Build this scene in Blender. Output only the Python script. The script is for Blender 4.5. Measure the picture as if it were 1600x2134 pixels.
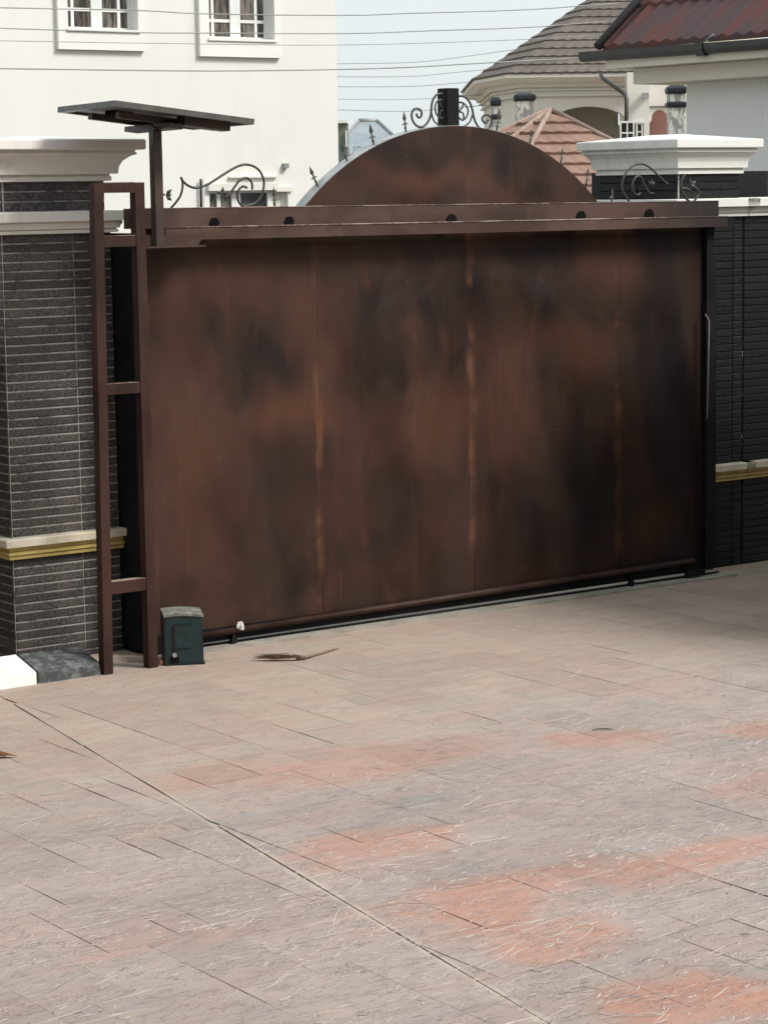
import bpy, math, random
from mathutils import Vector, Matrix
random.seed(7)
from mathutils import noise as mnoise
SC = bpy.context.scene
COL = SC.collection
for o in list(bpy.data.objects): bpy.data.objects.remove(o)

# ---------------------------------------------------------------- camera
CAM = Vector((-6.8, -12.0037, 2.7083))
AX_R = Vector((0.81095041, -0.58492759, -0.01480352)).normalized()
AX_F = Vector((0.57806009, 0.80483319, -0.13449936)).normalized()
AX_U = AX_R.cross(AX_F).normalized()
FPX = 4972.8                      # focal length in pixels of a 1600 px wide picture
cam = bpy.data.cameras.new('camera'); cam.sensor_fit = 'HORIZONTAL'; cam.sensor_width = 36
cam.lens = FPX / 1600 * 36; cam.clip_start = 0.1; cam.clip_end = 3000
co = bpy.data.objects.new('camera', cam); COL.objects.link(co)
co.matrix_world = Matrix(((AX_R.x, AX_U.x, -AX_F.x, CAM.x), (AX_R.y, AX_U.y, -AX_F.y, CAM.y),
                          (AX_R.z, AX_U.z, -AX_F.z, CAM.z), (0, 0, 0, 1)))
SC.camera = co

# ---------------------------------------------------------------- sky, sun, exposure
SUN_EL, SUN_AZ = math.radians(44), Vector((0.56, -0.83))      # towards the sun, plan direction
w = bpy.data.worlds.new('World'); SC.world = w; w.use_nodes = True
nt = w.node_tree; nt.nodes.clear()
sky = nt.nodes.new('ShaderNodeTexSky'); sky.sky_type = 'NISHITA'; sky.sun_disc = False
sky.sun_elevation = SUN_EL; sky.sun_rotation = math.atan2(SUN_AZ.x, SUN_AZ.y)
sky.air_density = 1.2; sky.dust_density = 4.0; sky.ozone_density = 1.0
mx = nt.nodes.new('ShaderNodeMix'); mx.data_type = 'RGBA'; mx.inputs[0].default_value = 0.74   # even cloud veil
mx.inputs[7].default_value = (7.5, 8.15, 8.3, 1)
bg = nt.nodes.new('ShaderNodeBackground'); bg.inputs[1].default_value = 0.1
wo = nt.nodes.new('ShaderNodeOutputWorld')
nt.links.new(sky.outputs[0], mx.inputs[6]); nt.links.new(mx.outputs[2], bg.inputs[0]); nt.links.new(bg.outputs[0], wo.inputs[0])
sl = bpy.data.lights.new('sun', 'SUN'); sl.energy = 2.5; sl.angle = math.radians(18); sl.color = (1, 0.97, 0.925)
so = bpy.data.objects.new('sun', sl); COL.objects.link(so); so.location = (5, -8, 20)
sd = Vector((SUN_AZ.x * math.cos(SUN_EL), SUN_AZ.y * math.cos(SUN_EL), math.sin(SUN_EL))).normalized()
so.rotation_euler = sd.to_track_quat('Z', 'Y').to_euler()
SC.view_settings.view_transform = 'Standard'; SC.view_settings.look = 'None'
SC.view_settings.exposure = 0.42; SC.view_settings.gamma = 1.0
SC.render.resolution_x = 767; SC.render.resolution_y = 1024
SC.render.engine = 'CYCLES'; SC.cycles.use_adaptive_sampling = True; SC.cycles.adaptive_threshold = 0.02; SC.cycles.max_bounces = 4; SC.cycles.diffuse_bounces = 3; SC.cycles.glossy_bounces = 2; SC.cycles.caustics_reflective = False; SC.cycles.caustics_refractive = False

# ---------------------------------------------------------------- survey helpers (measured picture point -> place)
def ray(u, v): return AX_F + AX_R * ((u - 800) / FPX) - AX_U * ((v - 1067) / FPX)
def onY(u, v, Y): d = ray(u, v); return CAM + d * ((Y - CAM.y) / d.y)
def onZ(u, v, Z): d = ray(u, v); return CAM + d * ((Z - CAM.z) / d.z)
def onX(u, v, X): d = ray(u, v); return CAM + d * ((X - CAM.x) / d.x)
def onD(u, v, D): return CAM + ray(u, v) * D
def px(P):
    d = Vector(P) - CAM; z = d.dot(AX_F)
    return 800 + FPX * d.dot(AX_R) / z, 1067 - FPX * d.dot(AX_U) / z

# ---------------------------------------------------------------- scene helpers
OFF = {}
def tag(o, label=None, cat=None, group=None, kind=None):
    if label: o['label'] = label
    if cat: o['category'] = cat
    if group: o['group'] = group
    if kind: o['kind'] = kind
    return o
def thing(name, loc, label, cat, group=None):
    o = bpy.data.objects.new(name, None); COL.objects.link(o); o.location = loc; o.empty_display_size = .1
    OFF[o.name] = Vector(loc)
    return tag(o, label, cat, group)
class MB:
    def __init__(s): s.v = []; s.f = []; s.sm = []
    def add(s, vs, fs, smooth=False):
        n = len(s.v); s.v += [tuple(p) for p in vs]
        for f in fs: s.f.append(tuple(i + n for i in f)); s.sm.append(smooth)
        return s
    def box(s, x0, x1, y0, y1, z0, z1):
        return s.add([(x, y, z) for z in (z0, z1) for y in (y0, y1) for x in (x0, x1)],
                     [(0, 2, 3, 1), (4, 5, 7, 6), (0, 1, 5, 4), (2, 6, 7, 3), (0, 4, 6, 2), (1, 3, 7, 5)])
    def bbox(s, x0, x1, y0, y1, z0, z1, b=.004):          # box with chamfered edges
        vs = []; 
        def ring(z, i): return [(x0+i, y0+0, z), (x1-i, y0, z), (x1, y0+i, z), (x1, y1-i, z), (x1-i, y1, z), (x0+i, y1, z), (x0, y1-i, z), (x0, y0+i, z)]
        def ringi(z): return [(x0+b, y0+b, z), (x1-b, y0+b, z), (x1-b, y0+b, z), (x1-b, y1-b, z), (x1-b, y1-b, z), (x0+b, y1-b, z), (x0+b, y1-b, z), (x0+b, y0+b, z)]
        R = [ringi(z0), ring(z0+b, b), ring(z1-b, b), ringi(z1)]
        return s.loft(R, closed=True)
    def loft(s, rings, closed=True, cap0=True, cap1=True, smooth=False):
        n = len(rings[0]); base = len(s.v)
        for r in rings: s.v += [tuple(p) for p in r]
        for a in range(len(rings) - 1):
            for i in range(n if closed else n - 1):
                j = (i + 1) % n
                s.f.append((base + a*n + i, base + a*n + j, base + (a+1)*n + j, base + (a+1)*n + i)); s.sm.append(smooth)
        if cap0: s.f.append(tuple(base + i for i in reversed(range(n)))); s.sm.append(False)
        if cap1: s.f.append(tuple(base + (len(rings)-1)*n + i for i in range(n))); s.sm.append(False)
        return s
    def tube(s, pts, r, n=6, smooth=True):
        pts = [Vector(p) for p in pts]; rings = []; up = Vector((0, 0, 1))
        for i, p in enumerate(pts):
            t = (pts[min(i+1, len(pts)-1)] - pts[max(i-1, 0)]).normalized()
            a = t.cross(Vector((0, 1, 0)));
            if a.length < .2: a = t.cross(Vector((1, 0, 0)))
            a.normalize(); b = t.cross(a).normalized()
            rr = r[i] if isinstance(r, (list, tuple)) else r
            rings.append([p + a*rr*math.cos(2*math.pi*k/n) + b*rr*math.sin(2*math.pi*k/n) for k in range(n)])
        return s.loft(rings, smooth=smooth)
    def prism(s, poly, d):                                  # 3D polygon extruded along vector d
        n = len(poly); poly = [Vector(p) for p in poly]; d = Vector(d)
        return s.add(poly + [p + d for p in poly], [tuple(range(n)), tuple(reversed(range(n, 2*n)))] +
                     [(i, i + n, (i+1) % n + n, (i+1) % n) for i in range(n)])
    def mesh(s, name, mat, off=Vector((0, 0, 0))):
        me = bpy.data.meshes.new(name)
        me.from_pydata([(x - off.x, y - off.y, z - off.z) for x, y, z in s.v], [], s.f)
        for p, sm in zip(me.polygons, s.sm): p.use_smooth = sm
        if mat: me.materials.append(mat)
        import bmesh
        bm = bmesh.new(); bm.from_mesh(me); bmesh.ops.recalc_face_normals(bm, faces=bm.faces); bm.to_mesh(me); bm.free()
        return me
    def build(s, name, mat, parent=None, label=None, cat=None, group=None, kind=None):
        off = OFF[parent.name] if parent else Vector((0, 0, 0))
        o = bpy.data.objects.new(name, s.mesh(name, mat, off)); COL.objects.link(o)
        if parent: o.parent = parent
        OFF[o.name] = off
        return tag(o, label, cat, group, kind)
def place(name, me, loc, parent, rot=None):                # a piece that shares its mesh
    o = bpy.data.objects.new(name, me); COL.objects.link(o); o.parent = parent
    o.location = Vector(loc) - OFF[parent.name]; OFF[o.name] = OFF[parent.name]
    if rot: o.rotation_euler = rot
    return o
def offset_poly(poly, d):                                   # convex ccw plan polygon
    n = len(poly); out = []
    for i in range(n):
        a, b, c = Vector(poly[i-1]), Vector(poly[i]), Vector(poly[(i+1) % n])
        e1 = (b - a).normalized(); e2 = (c - b).normalized()
        n1 = Vector((e1.y, -e1.x)); n2 = Vector((e2.y, -e2.x))
        m = (n1 + n2); m = m / max(.2, m.dot(n1))
        out.append(b + m * d)
    return out
def profile(poly, prof): return [[(p.x, p.y, z) for p in offset_poly(poly, o)] for o, z in prof]
def rect(x0, x1, y0, y1): return [(x0, y0), (x1, y0), (x1, y1), (x0, y1)]
def spline(pts, n=5):                                       # Catmull-Rom through points
    P = [Vector(p) for p in pts]; out = []
    for i in range(len(P) - 1):
        a, b, c, d = P[max(i-1, 0)], P[i], P[i+1], P[min(i+2, len(P)-1)]
        for k in range(n):
            t = k / n
            out.append(.5*((2*b) + (c-a)*t + (2*a-5*b+4*c-d)*t*t + (3*b-a-3*c+d)*t**3))
    return out + [P[-1]]

# ---------------------------------------------------------------- materials
class NT:
    def __init__(s, name):
        s.m = bpy.data.materials.new(name); s.m.use_nodes = True; s.t = s.m.node_tree; s.t.nodes.clear()
        s.out = s.n('OutputMaterial'); s.b = s.n('BsdfPrincipled'); s.l(s.b.outputs[0], s.out.inputs[0])
        s.pos = s.n('NewGeometry').outputs['Position']
    def n(s, k): return s.t.nodes.new('ShaderNode' + k)
    def l(s, a, b): s.t.links.new(a, b)
    def set(s, inp, v):
        if hasattr(v, 'is_output') or hasattr(v, 'links'): s.l(v, inp)
        else: inp.default_value = v
    def math(s, op, a, b=0.0, c=None, clamp=False):
        m = s.n('Math'); m.operation = op; m.use_clamp = clamp; s.set(m.inputs[0], a); s.set(m.inputs[1], b)
        if c is not None: s.set(m.inputs[2], c)
        return m.outputs[0]
    def vmath(s, op, a, b):
        m = s.n('VectorMath'); m.operation = op; s.set(m.inputs[0], a); s.set(m.inputs[1], b)
        return m.outputs[1] if op in ('LENGTH', 'DOT_PRODUCT', 'DISTANCE') else m.outputs[0]
    def scale(s, v=(1, 1, 1), src=None, loc=(0, 0, 0)):
        m = s.n('Mapping'); s.l(src or s.pos, m.inputs[0]); m.inputs[3].default_value = v; m.inputs[1].default_value = loc
        return m.outputs[0]
    def noise(s, vec, sc=1, det=3, ro=.5, dist=0):
        m = s.n('TexNoise'); s.l(vec, m.inputs['Vector']); m.inputs['Scale'].default_value = sc
        m.inputs['Detail'].default_value = det; m.inputs['Roughness'].default_value = ro; m.inputs['Distortion'].default_value = dist
        return m.outputs[0]
    def ramp(s, f, a, b, lo=0.0, hi=1.0):
        m = s.n('MapRange'); m.interpolation_type = 'SMOOTHSTEP'; s.set(m.inputs[0], f)
        if a > b: a, b, lo, hi = b, a, hi, lo
        m.inputs[1].default_value = a; m.inputs[2].default_value = b; m.inputs[3].default_value = lo; m.inputs[4].default_value = hi
        return m.outputs[0]
    def mix(s, f, a, b, mode='MIX'):
        m = s.n('Mix'); m.data_type = 'RGBA'; m.blend_type = mode; s.set(m.inputs[0], f)
        for i, c in ((6, a), (7, b)): s.set(m.inputs[i], c if not isinstance(c, tuple) else (*c[:3], 1))
        return m.outputs[2]
    def bump(s, h, st=.3, d=.01):
        m = s.n('Bump'); m.inputs['Strength'].default_value = st; m.inputs['Distance'].default_value = d; s.l(h, m.inputs['Height'])
        s.l(m.outputs[0], s.b.inputs['Normal'])
    def fin(s, col, rough=.6, metal=0.0, spec=.5):
        s.set(s.b.inputs['Base Color'], (*col[:3], 1) if isinstance(col, tuple) else col); s.set(s.b.inputs['Roughness'], rough)
        s.b.inputs['Metallic'].default_value = metal; s.b.inputs['Specular IOR Level'].default_value = spec
        return s.m
def simple(name, a, b, sc=3, rough=.6, st=(1, 1, 1), bump=.15, bsc=60, bd=.004, metal=0.0, spec=.5, lo=.35, hi=.65, det=5):
    k = NT(name); f = k.ramp(k.noise(k.scale(st), sc, det, .6), lo, hi)
    if bump: k.bump(k.noise(k.pos, bsc, 3), bump, bd)
    return k.fin(k.mix(f, a, b), rough, metal, spec)

def wall_white(name, base, dirt, amt=.5):
    k = NT(name)
    st = k.ramp(k.noise(k.scale((2.5, 2.5, .35)), 1.3, 5, .6), .5, .8)
    bl = k.ramp(k.noise(k.pos, .5, 3), .35, .7)
    c = k.mix(k.math('MULTIPLY', st, amt), base, dirt)
    c = k.mix(k.math('MULTIPLY', bl, .25), c, tuple(x * .85 for x in base))
    k.bump(k.noise(k.pos, 45, 4), .25, .004)
    return k.fin(c, .85, 0, .3)
M = {}
M['house_white'] = wall_white('house_white_paint', (.78, .77, .725), (.64, .63, .58), .5)
M['trim_white'] = wall_white('trim_white_paint', (.82, .81, .77), (.7, .68, .62), .2)
M['cap_white'] = wall_white('pillar_cap_paint', (.80, .79, .74), (.45, .43, .37), .6)
M['grey_white'] = wall_white('cream_grey_render', (.74, .72, .66), (.58, .56, .5), .4)
M['cool_white'] = wall_white('pale_grey_render', (.77, .79, .78), (.68, .70, .68), .3)
M['soffit'] = wall_white('soffit_cream', (.72, .69, .60), (.62, .58, .5), .3)
M['frame_white'] = simple('window_frame_white', (.8, .8, .78), (.72, .72, .7), rough=.4, bump=0)
M['pink'] = simple('pink_render', (.36, .17, .15), (.30, .15, .13), rough=.8)
M['black_steel'] = simple('black_painted_steel', (.006, .007, .010), (.014, .012, .012), sc=6, rough=.6, spec=.15)
M['gutter'] = simple('black_gutter', (.012, .016, .018), (.02, .024, .026), rough=.4, bump=0)
M['wire'] = simple('wire_grey', (.26, .26, .255), (.34, .34, .33), rough=.5, bump=0)
M['iron'] = simple('wrought_iron', (.03, .035, .03), (.06, .055, .045), sc=30, rough=.5, bump=.2)
M['pipe_dark'] = simple('dark_downpipe', (.03, .028, .025), (.05, .045, .04), rough=.5, bump=0)
M['rim'] = simple('sky_grey_steel_rim', (.42, .44, .43), (.30, .31, .30), sc=8, rough=.55)  # pale grey puts the sky's reflection into the rim colour
M['concrete'] = simple('track_concrete', (.36, .33, .275), (.26, .24, .20), sc=6, rough=.9, bump=.4, bsc=40)
M['compound'] = simple('brown_render', (.13, .10, .08), (.17, .135, .105), sc=1.2, rough=.85)
M['handle'] = simple('worn_handle_steel', (.13, .12, .11), (.20, .185, .17), sc=20, rough=.7, bump=0, spec=.2)
M['sand'] = simple('laterite_ground', (.28, .22, .16), (.22, .18, .13), sc=.6, rough=.95, bump=.3, bsc=12, bd=.02)
M['asphalt'] = simple('road_surface', (.16, .15, .14), (.11, .105, .1), sc=1.5, rough=.9)
M['roller'] = simple('roller_black', (.004, .0035, .0035), (.008, .007, .007), rough=.8, bump=0, spec=.1)
M['solar_frame'] = simple('panel_frame', (.10, .10, .095), (.14, .135, .125), sc=10, rough=.4, metal=.6, bump=0)
M['solar_back'] = simple('panel_backsheet', (.28, .28, .27), (.2, .2, .195), sc=5, rough=.6, bump=0)
M['solar_cell'] = simple('panel_cells', (.01, .013, .03), (.015, .018, .04), rough=.15, bump=0)
M['post_paint'] = simple('dark_post_paint', (.042, .027, .022), (.066, .042, .034), sc=7, rough=.45)
M['teal'] = simple('green_box_paint', (.006, .021, .024), (.012, .034, .038), sc=14, rough=.45, bump=.08)
M['box_lid'] = simple('dusty_lid', (.27, .255, .215), (.11, .12, .105), sc=20, rough=.7)
M['box_side'] = simple('box_black_side', (.006, .008, .010), (.010, .013, .015), sc=12, rough=.5)
M['broom'] = simple('broom_bristle', (.15, .105, .065), (.25, .185, .12), sc=40, rough=.9, bump=0)
M['broom_light'] = simple('broom_handle', (.26, .20, .14), (.15, .105, .065), sc=30, rough=.9, bump=0)
M['leaf_dry'] = simple('dry_leaf', (.22, .075, .02), (.10, .035, .01), sc=60, rough=.8, bump=0)
M['brick_bit'] = simple('brick_fragment', (.42, .17, .11), (.5, .3, .22), sc=50, rough=.9)
M['rag'] = simple('white_plastic', (.6, .58, .55), (.2, .19, .17), sc=60, rough=.6, lo=.55, hi=.7)
M['green'] = simple('leaf_green', (.045, .075, .025), (.09, .11, .04), sc=20, rough=.7, bump=0)
M['far_roof'] = simple('far_blue_roof', (.24, .28, .31), (.30, .33, .35), sc=1.5, rough=.6, bump=0)
M['far_green'] = simple('far_green_wall', (.10, .14, .12), (.16, .18, .15), sc=2, rough=.8, bump=0)
M['kerb_white'] = simple('kerb_white_paint', (.82, .81, .76), (.66, .64, .56), sc=9, rough=.8, bump=.4, lo=.5, hi=.8)

def glass_mat():
    k = NT('curtained_window_glass')
    f = k.ramp(k.noise(k.scale((14, 14, 2)), 1.5, 3), .4, .65)
    return k.fin(k.mix(f, (.05, .045, .04), (.20, .18, .155)), .08, 0, .6)
M['glass'] = glass_mat()
def glass_dark():
    k = NT('dark_window_glass'); f = k.ramp(k.noise(k.pos, 4, 3), .4, .7)
    return k.fin(k.mix(f, (.015, .018, .018), (.07, .08, .08)), .06, 0, .6)
M['glass_dark'] = glass_dark()

def paint_brown(name, sheet):
    k = NT(name)
    big = k.noise(k.scale((.75, .75, .85), loc=(3.1, 0, 1.7)), 1.35, 4, .55, .7)
    c = k.mix(k.ramp(big, .36, .62), (.018, .0094, .0074), (.046, .0212, .0145))
    mid = k.noise(k.scale((1.3, 1.3, .8), loc=(9, 0, 4)), 1.9, 4, .6, .9)
    c = k.mix(k.math('MULTIPLY', k.ramp(mid, .53, .78), .8), c, (.094, .038, .021))
    sm = k.noise(k.scale((1, 1, .6), loc=(2, 0, 11)), 4.2, 3, .5, .3)
    c = k.mix(k.ramp(sm, .40, .64, .0, .38), c, (.054, .0255, .0175))
    c = k.mix(k.ramp(sm, .48, .30, .0, .35), c, (.014, .010, .010))
    gr = k.noise(k.scale((1.1, 1, .9), loc=(20, 0, 2)), 2.2, 3, .5, .4)
    c = k.mix(k.math('MULTIPLY', k.ramp(gr, .55, .8), .5), c, (.040, .035, .034))
    sx = k.noise(k.scale((9, 9, .55)), 1.0, 4, .6)
    c = k.mix(k.math('MULTIPLY', k.ramp(sx, .56, .8), .45), c, (.086, .042, .029))
    if sheet:
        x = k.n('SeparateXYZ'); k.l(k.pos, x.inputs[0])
        # shade on the right end of the leaf, darkened into the paint
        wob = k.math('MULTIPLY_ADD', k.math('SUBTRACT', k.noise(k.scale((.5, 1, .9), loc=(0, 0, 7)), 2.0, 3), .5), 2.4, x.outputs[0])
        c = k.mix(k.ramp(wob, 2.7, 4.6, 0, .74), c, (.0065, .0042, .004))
        for sxp, am in ((1.35, .95), (2.534, .95), (3.772, .8)):      # rust bleeding along the welded seams
            d = k.math('ABSOLUTE', k.math('SUBTRACT', k.math('MULTIPLY_ADD', k.math('SUBTRACT', k.noise(k.scale((1, 1, 1)), 5, 3), .5), .08, x.outputs[0]), sxp - .012))
            q = k.ramp(k.noise(k.scale((.2, .2, 1), loc=(sxp, 0, 0)), 2.3, 4, .6), .42, .62)
            c = k.mix(k.math('MULTIPLY', k.math('MULTIPLY', k.ramp(d, .0, .045, 1, 0), q), am), c, (.15, .066, .036))
    if sheet:
        wv = k.n('TexNoise'); k.l(k.scale((1, 1, .7)), wv.inputs['Vector']); wv.inputs['Scale'].default_value = 1.9; wv.inputs['Detail'].default_value = 2.5
        wq = k.n('VectorMath'); wq.operation = 'MULTIPLY_ADD'; k.l(k.vmath('SUBTRACT', wv.outputs[1], (.5, .5, .5)), wq.inputs[0]); wq.inputs[1].default_value = (.6, 0, .7); k.l(k.pos, wq.inputs[2])
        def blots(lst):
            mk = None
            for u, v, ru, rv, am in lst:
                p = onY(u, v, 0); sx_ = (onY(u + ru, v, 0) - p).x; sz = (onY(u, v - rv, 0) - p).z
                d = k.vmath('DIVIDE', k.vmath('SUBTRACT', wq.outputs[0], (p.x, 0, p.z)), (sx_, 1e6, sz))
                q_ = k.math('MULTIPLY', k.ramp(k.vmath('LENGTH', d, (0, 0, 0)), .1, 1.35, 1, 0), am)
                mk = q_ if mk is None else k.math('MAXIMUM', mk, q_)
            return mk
        light = blots([(600, 870, 170, 70, .8), (930, 890, 90, 90, .6), (660, 690, 45, 190, .6), (400, 960, 110, 260, .55), (1270, 560, 90, 90, .6), (1200, 720, 130, 60, .5), (930, 370, 190, 45, .75), (1060, 820, 60, 150, .4), (430, 600, 120, 90, .4), (1330, 1120, 110, 60, .45)])
        c = k.mix(k.math('MULTIPLY', light, .75), c, (.108, .043, .022))
        dark = blots([(540, 1020, 130, 130, .50), (830, 1010, 140, 110, .50), (1180, 1050, 210, 170, .9), (1400, 760, 110, 330, .9), (1060, 650, 140, 110, .42), (780, 780, 90, 70, .28), (830, 320, 110, 50, .75), (1020, 290, 120, 35, .6), (430, 650, 60, 60, .2), (700, 540, 160, 40, .25), (1150, 520, 120, 50, .45), (640, 1180, 160, 60, .4)])  # dark blotches; those at the right also carry the shade there
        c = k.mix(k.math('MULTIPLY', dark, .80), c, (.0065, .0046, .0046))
        wr_ = k.n('TexWave'); wr_.wave_type = 'RINGS'; wr_.rings_direction = 'SPHERICAL'; k.l(k.scale((1, 0, 1), loc=(.9, 0, -.2)), wr_.inputs['Vector'])
        wr_.inputs['Scale'].default_value = .42; wr_.inputs['Distortion'].default_value = 3.2; wr_.inputs['Detail'].default_value = 3; wr_.inputs['Detail Scale'].default_value = 1.3
        c = k.mix(k.math('MULTIPLY', k.ramp(wr_.outputs[1], .55, .95), .22), c, (.070, .037, .027))
        dr = k.noise(k.scale((26, 26, .7), loc=(5, 0, 3)), 1.0, 3, .6)
        c = k.mix(k.math('MULTIPLY', k.ramp(dr, .60, .74), .15), c, (.012, .008, .008))
        dr2 = k.noise(k.scale((34, 34, .9), loc=(1, 0, 8)), 1.0, 3, .6)
        c = k.mix(k.math('MULTIPLY', k.math('MULTIPLY', k.ramp(dr2, .62, .75), .28), k.ramp(mid, .42, .62)), c, (.15, .075, .045))
    # scuffs and chips
    sc = k.noise(k.scale((4, 4, 1)), 6, 6, .75, 2.0)
    line = k.math('MULTIPLY', k.ramp(k.math('ABSOLUTE', k.math('SUBTRACT', sc, .5)), 0, .006, 1, 0), k.ramp(k.noise(k.pos, 2.6, 2), .60, .72))
    c = k.mix(k.math('MULTIPLY', line, .5), c, (.17, .13, .11))
    chip = k.ramp(k.noise(k.pos, 55, 2), .74, .78)
    c = k.mix(k.math('MULTIPLY', chip, .6), c, (.26, .22, .19))
    r = k.ramp(k.noise(k.scale((1, 1, .5)), 3.5, 4), .3, .7, .40, .62)
    k.bump(k.noise(k.pos, 90, 3), .06, .002)
    return k.fin(c, r, 0, .24)
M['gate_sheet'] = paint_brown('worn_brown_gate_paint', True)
def beam_paint():
    k = NT('worn_brown_beam_paint')
    big = k.noise(k.scale((1, 1, 2)), 1.6, 4, .55, .4)
    c = k.mix(k.ramp(big, .35, .65), (.055, .030, .024), (.098, .058, .047))
    x = k.n('SeparateXYZ'); k.l(k.pos, x.inputs[0])
    c = k.mix(k.ramp(x.outputs[0], 3.6, 4.5, 0, .8), c, (.016, .015, .016))  # right end darkened in the colour for the shade there
    sc = k.noise(k.scale((2, 2, 9)), 9, 6, .75, 1.4)
    line = k.math('MULTIPLY', k.ramp(k.math('ABSOLUTE', k.math('SUBTRACT', sc, .5)), 0, .012, 1, 0), k.ramp(k.noise(k.pos, 4, 2), .55, .7))
    c = k.mix(k.math('MULTIPLY', line, .55), c, (.36, .27, .23))
    k.bump(k.noise(k.pos, 80, 3), .12, .002)
    return k.fin(c, .55, 0, .25)
M['beam'] = beam_paint()
def worn_highlight_mat():
    k = NT('worn_highlight_paint'); f = k.ramp(k.noise(k.pos, 7, 4, .7), .40, .62)
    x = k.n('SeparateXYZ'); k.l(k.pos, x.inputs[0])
    c = k.mix(f, (.10, .058, .047), (.34, .26, .22))  # worn paint, made pale enough to hold the edge highlight
    return k.fin(k.mix(k.ramp(x.outputs[0], 3.6, 4.4, 0, .85), c, (.03, .028, .028)), .6, 0, .3)  # fades into painted shade towards the right end
M['worn'] = worn_highlight_mat()
M['frame_brown'] = simple('brown_frame_paint', (.030, .014, .011), (.056, .027, .021), sc=5, st=(1, 1, .4), rough=.55, bump=.1, spec=.2)

def tile_mat(name, a, b, grey, fl=.7, spec=.4):
    k = NT(name)
    sp = k.ramp(k.noise(k.pos, 70, 4, .7), .38, .66)
    c = k.mix(sp, a, b)
    wn = k.ramp(k.noise(k.scale((3, 3, 1)), 2.5, 4), .45, .75)
    c = k.mix(k.math('MULTIPLY', wn, .6), c, grey)
    oi = k.n('ObjectInfo')
    c = k.mix(k.ramp(oi.outputs['Random'], 0, 1, .0, .4), c, tuple(x * .45 for x in a))
    lime = k.ramp(k.noise(k.scale((7, 7, 1.1), loc=(4, 0, 0)), 1.2, 4, .6), .66, .82)
    c = k.mix(k.math('MULTIPLY', lime, .3), c, (.3, .3, .3))
    k.bump(k.noise(k.pos, 55, 5, .7), fl, .008)
    return k.fin(c, .5, 0, spec)
M['tile'] = tile_mat('grey_stone_tile', (.022, .0195, .019), (.135, .120, .112), (.115, .095, .086))
M['tile_black'] = tile_mat('black_stone_tile', (.006, .0065, .007), (.022, .023, .025), (.014, .015, .016), .5, .2)
def grout_mat(name, a, b, lo, hi):
    k = NT(name); f = k.ramp(k.noise(k.pos, 9, 4, .7), lo, hi)
    return k.fin(k.mix(f, a, b), .9, 0, .2)
M['grout'] = grout_mat('pale_grout', (.40, .38, .355), (.13, .125, .12), .46, .66)
M['grout_dark'] = grout_mat('dirty_grout', (.012, .013, .014), (.32, .32, .31), .62, .72)
M['cream_slab'] = simple('cream_band', (.70, .64, .52), (.54, .48, .37), sc=6, rough=.6, bump=.2)
M['gold'] = simple('gold_moulding_paint', (.62, .50, .20), (.45, .34, .11), sc=7, rough=.4, metal=.15, bump=.15)
def kerb_black():
    k = NT('worn_black_kerb_paint'); f = k.ramp(k.noise(k.pos, 14, 5, .7), .42, .7)
    k.bump(k.noise(k.pos, 35, 4), .4, .006)
    return k.fin(k.mix(f, (.05, .055, .055), (.20, .205, .20)), .75)
M['kerb_black'] = kerb_black()
def roof_tile(name, a, b):
    k = NT(name); g = k.noise(k.pos, 40, 4, .7)
    c = k.mix(k.ramp(g, .3, .7), a, b)
    c = k.mix(k.math('MULTIPLY', k.ramp(k.noise(k.pos, 1.2, 4), .45, .75), .45), c, tuple(x * .6 for x in a))
    k.bump(g, .3, .02)
    return k.fin(c, .9, 0, .2)
M['roof_brown'] = roof_tile('stone_coated_brown_tile', (.12, .10, .088), (.19, .165, .145))
M['roof_pink'] = roof_tile('stone_coated_terracotta_tile', (.25, .155, .12), (.34, .22, .175))
M['ridge_cap'] = simple('ridge_cap_tile', (.36, .27, .22), (.27, .19, .16), sc=5, rough=.85)
def red_roof():
    k = NT('glazed_red_roof')
    f = k.ramp(k.noise(k.scale((1, 1.6, .6)), 1.6, 3, .5), .4, .62)
    c = k.mix(f, (.105, .034, .030), (.070, .040, .040))
    k.bump(k.noise(k.pos, 30, 3), .1, .01)
    return k.fin(c, .55, 0, .3)
M['roof_red'] = red_roof()
M['roof_edge'] = simple('dark_roof_edge', (.035, .028, .028), (.055, .045, .043), rough=.5, bump=0)
def column_mat():
    k = NT('peeling_column_paint')
    f = k.ramp(k.noise(k.scale((6, 6, 2.5)), 2.2, 4, .6, .8), .44, .54)
    k.bump(f, .4, .02)
    return k.fin(k.mix(f, (.62, .62, .58), (.26, .26, .25)), .8)
M['column'] = column_mat()

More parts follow.
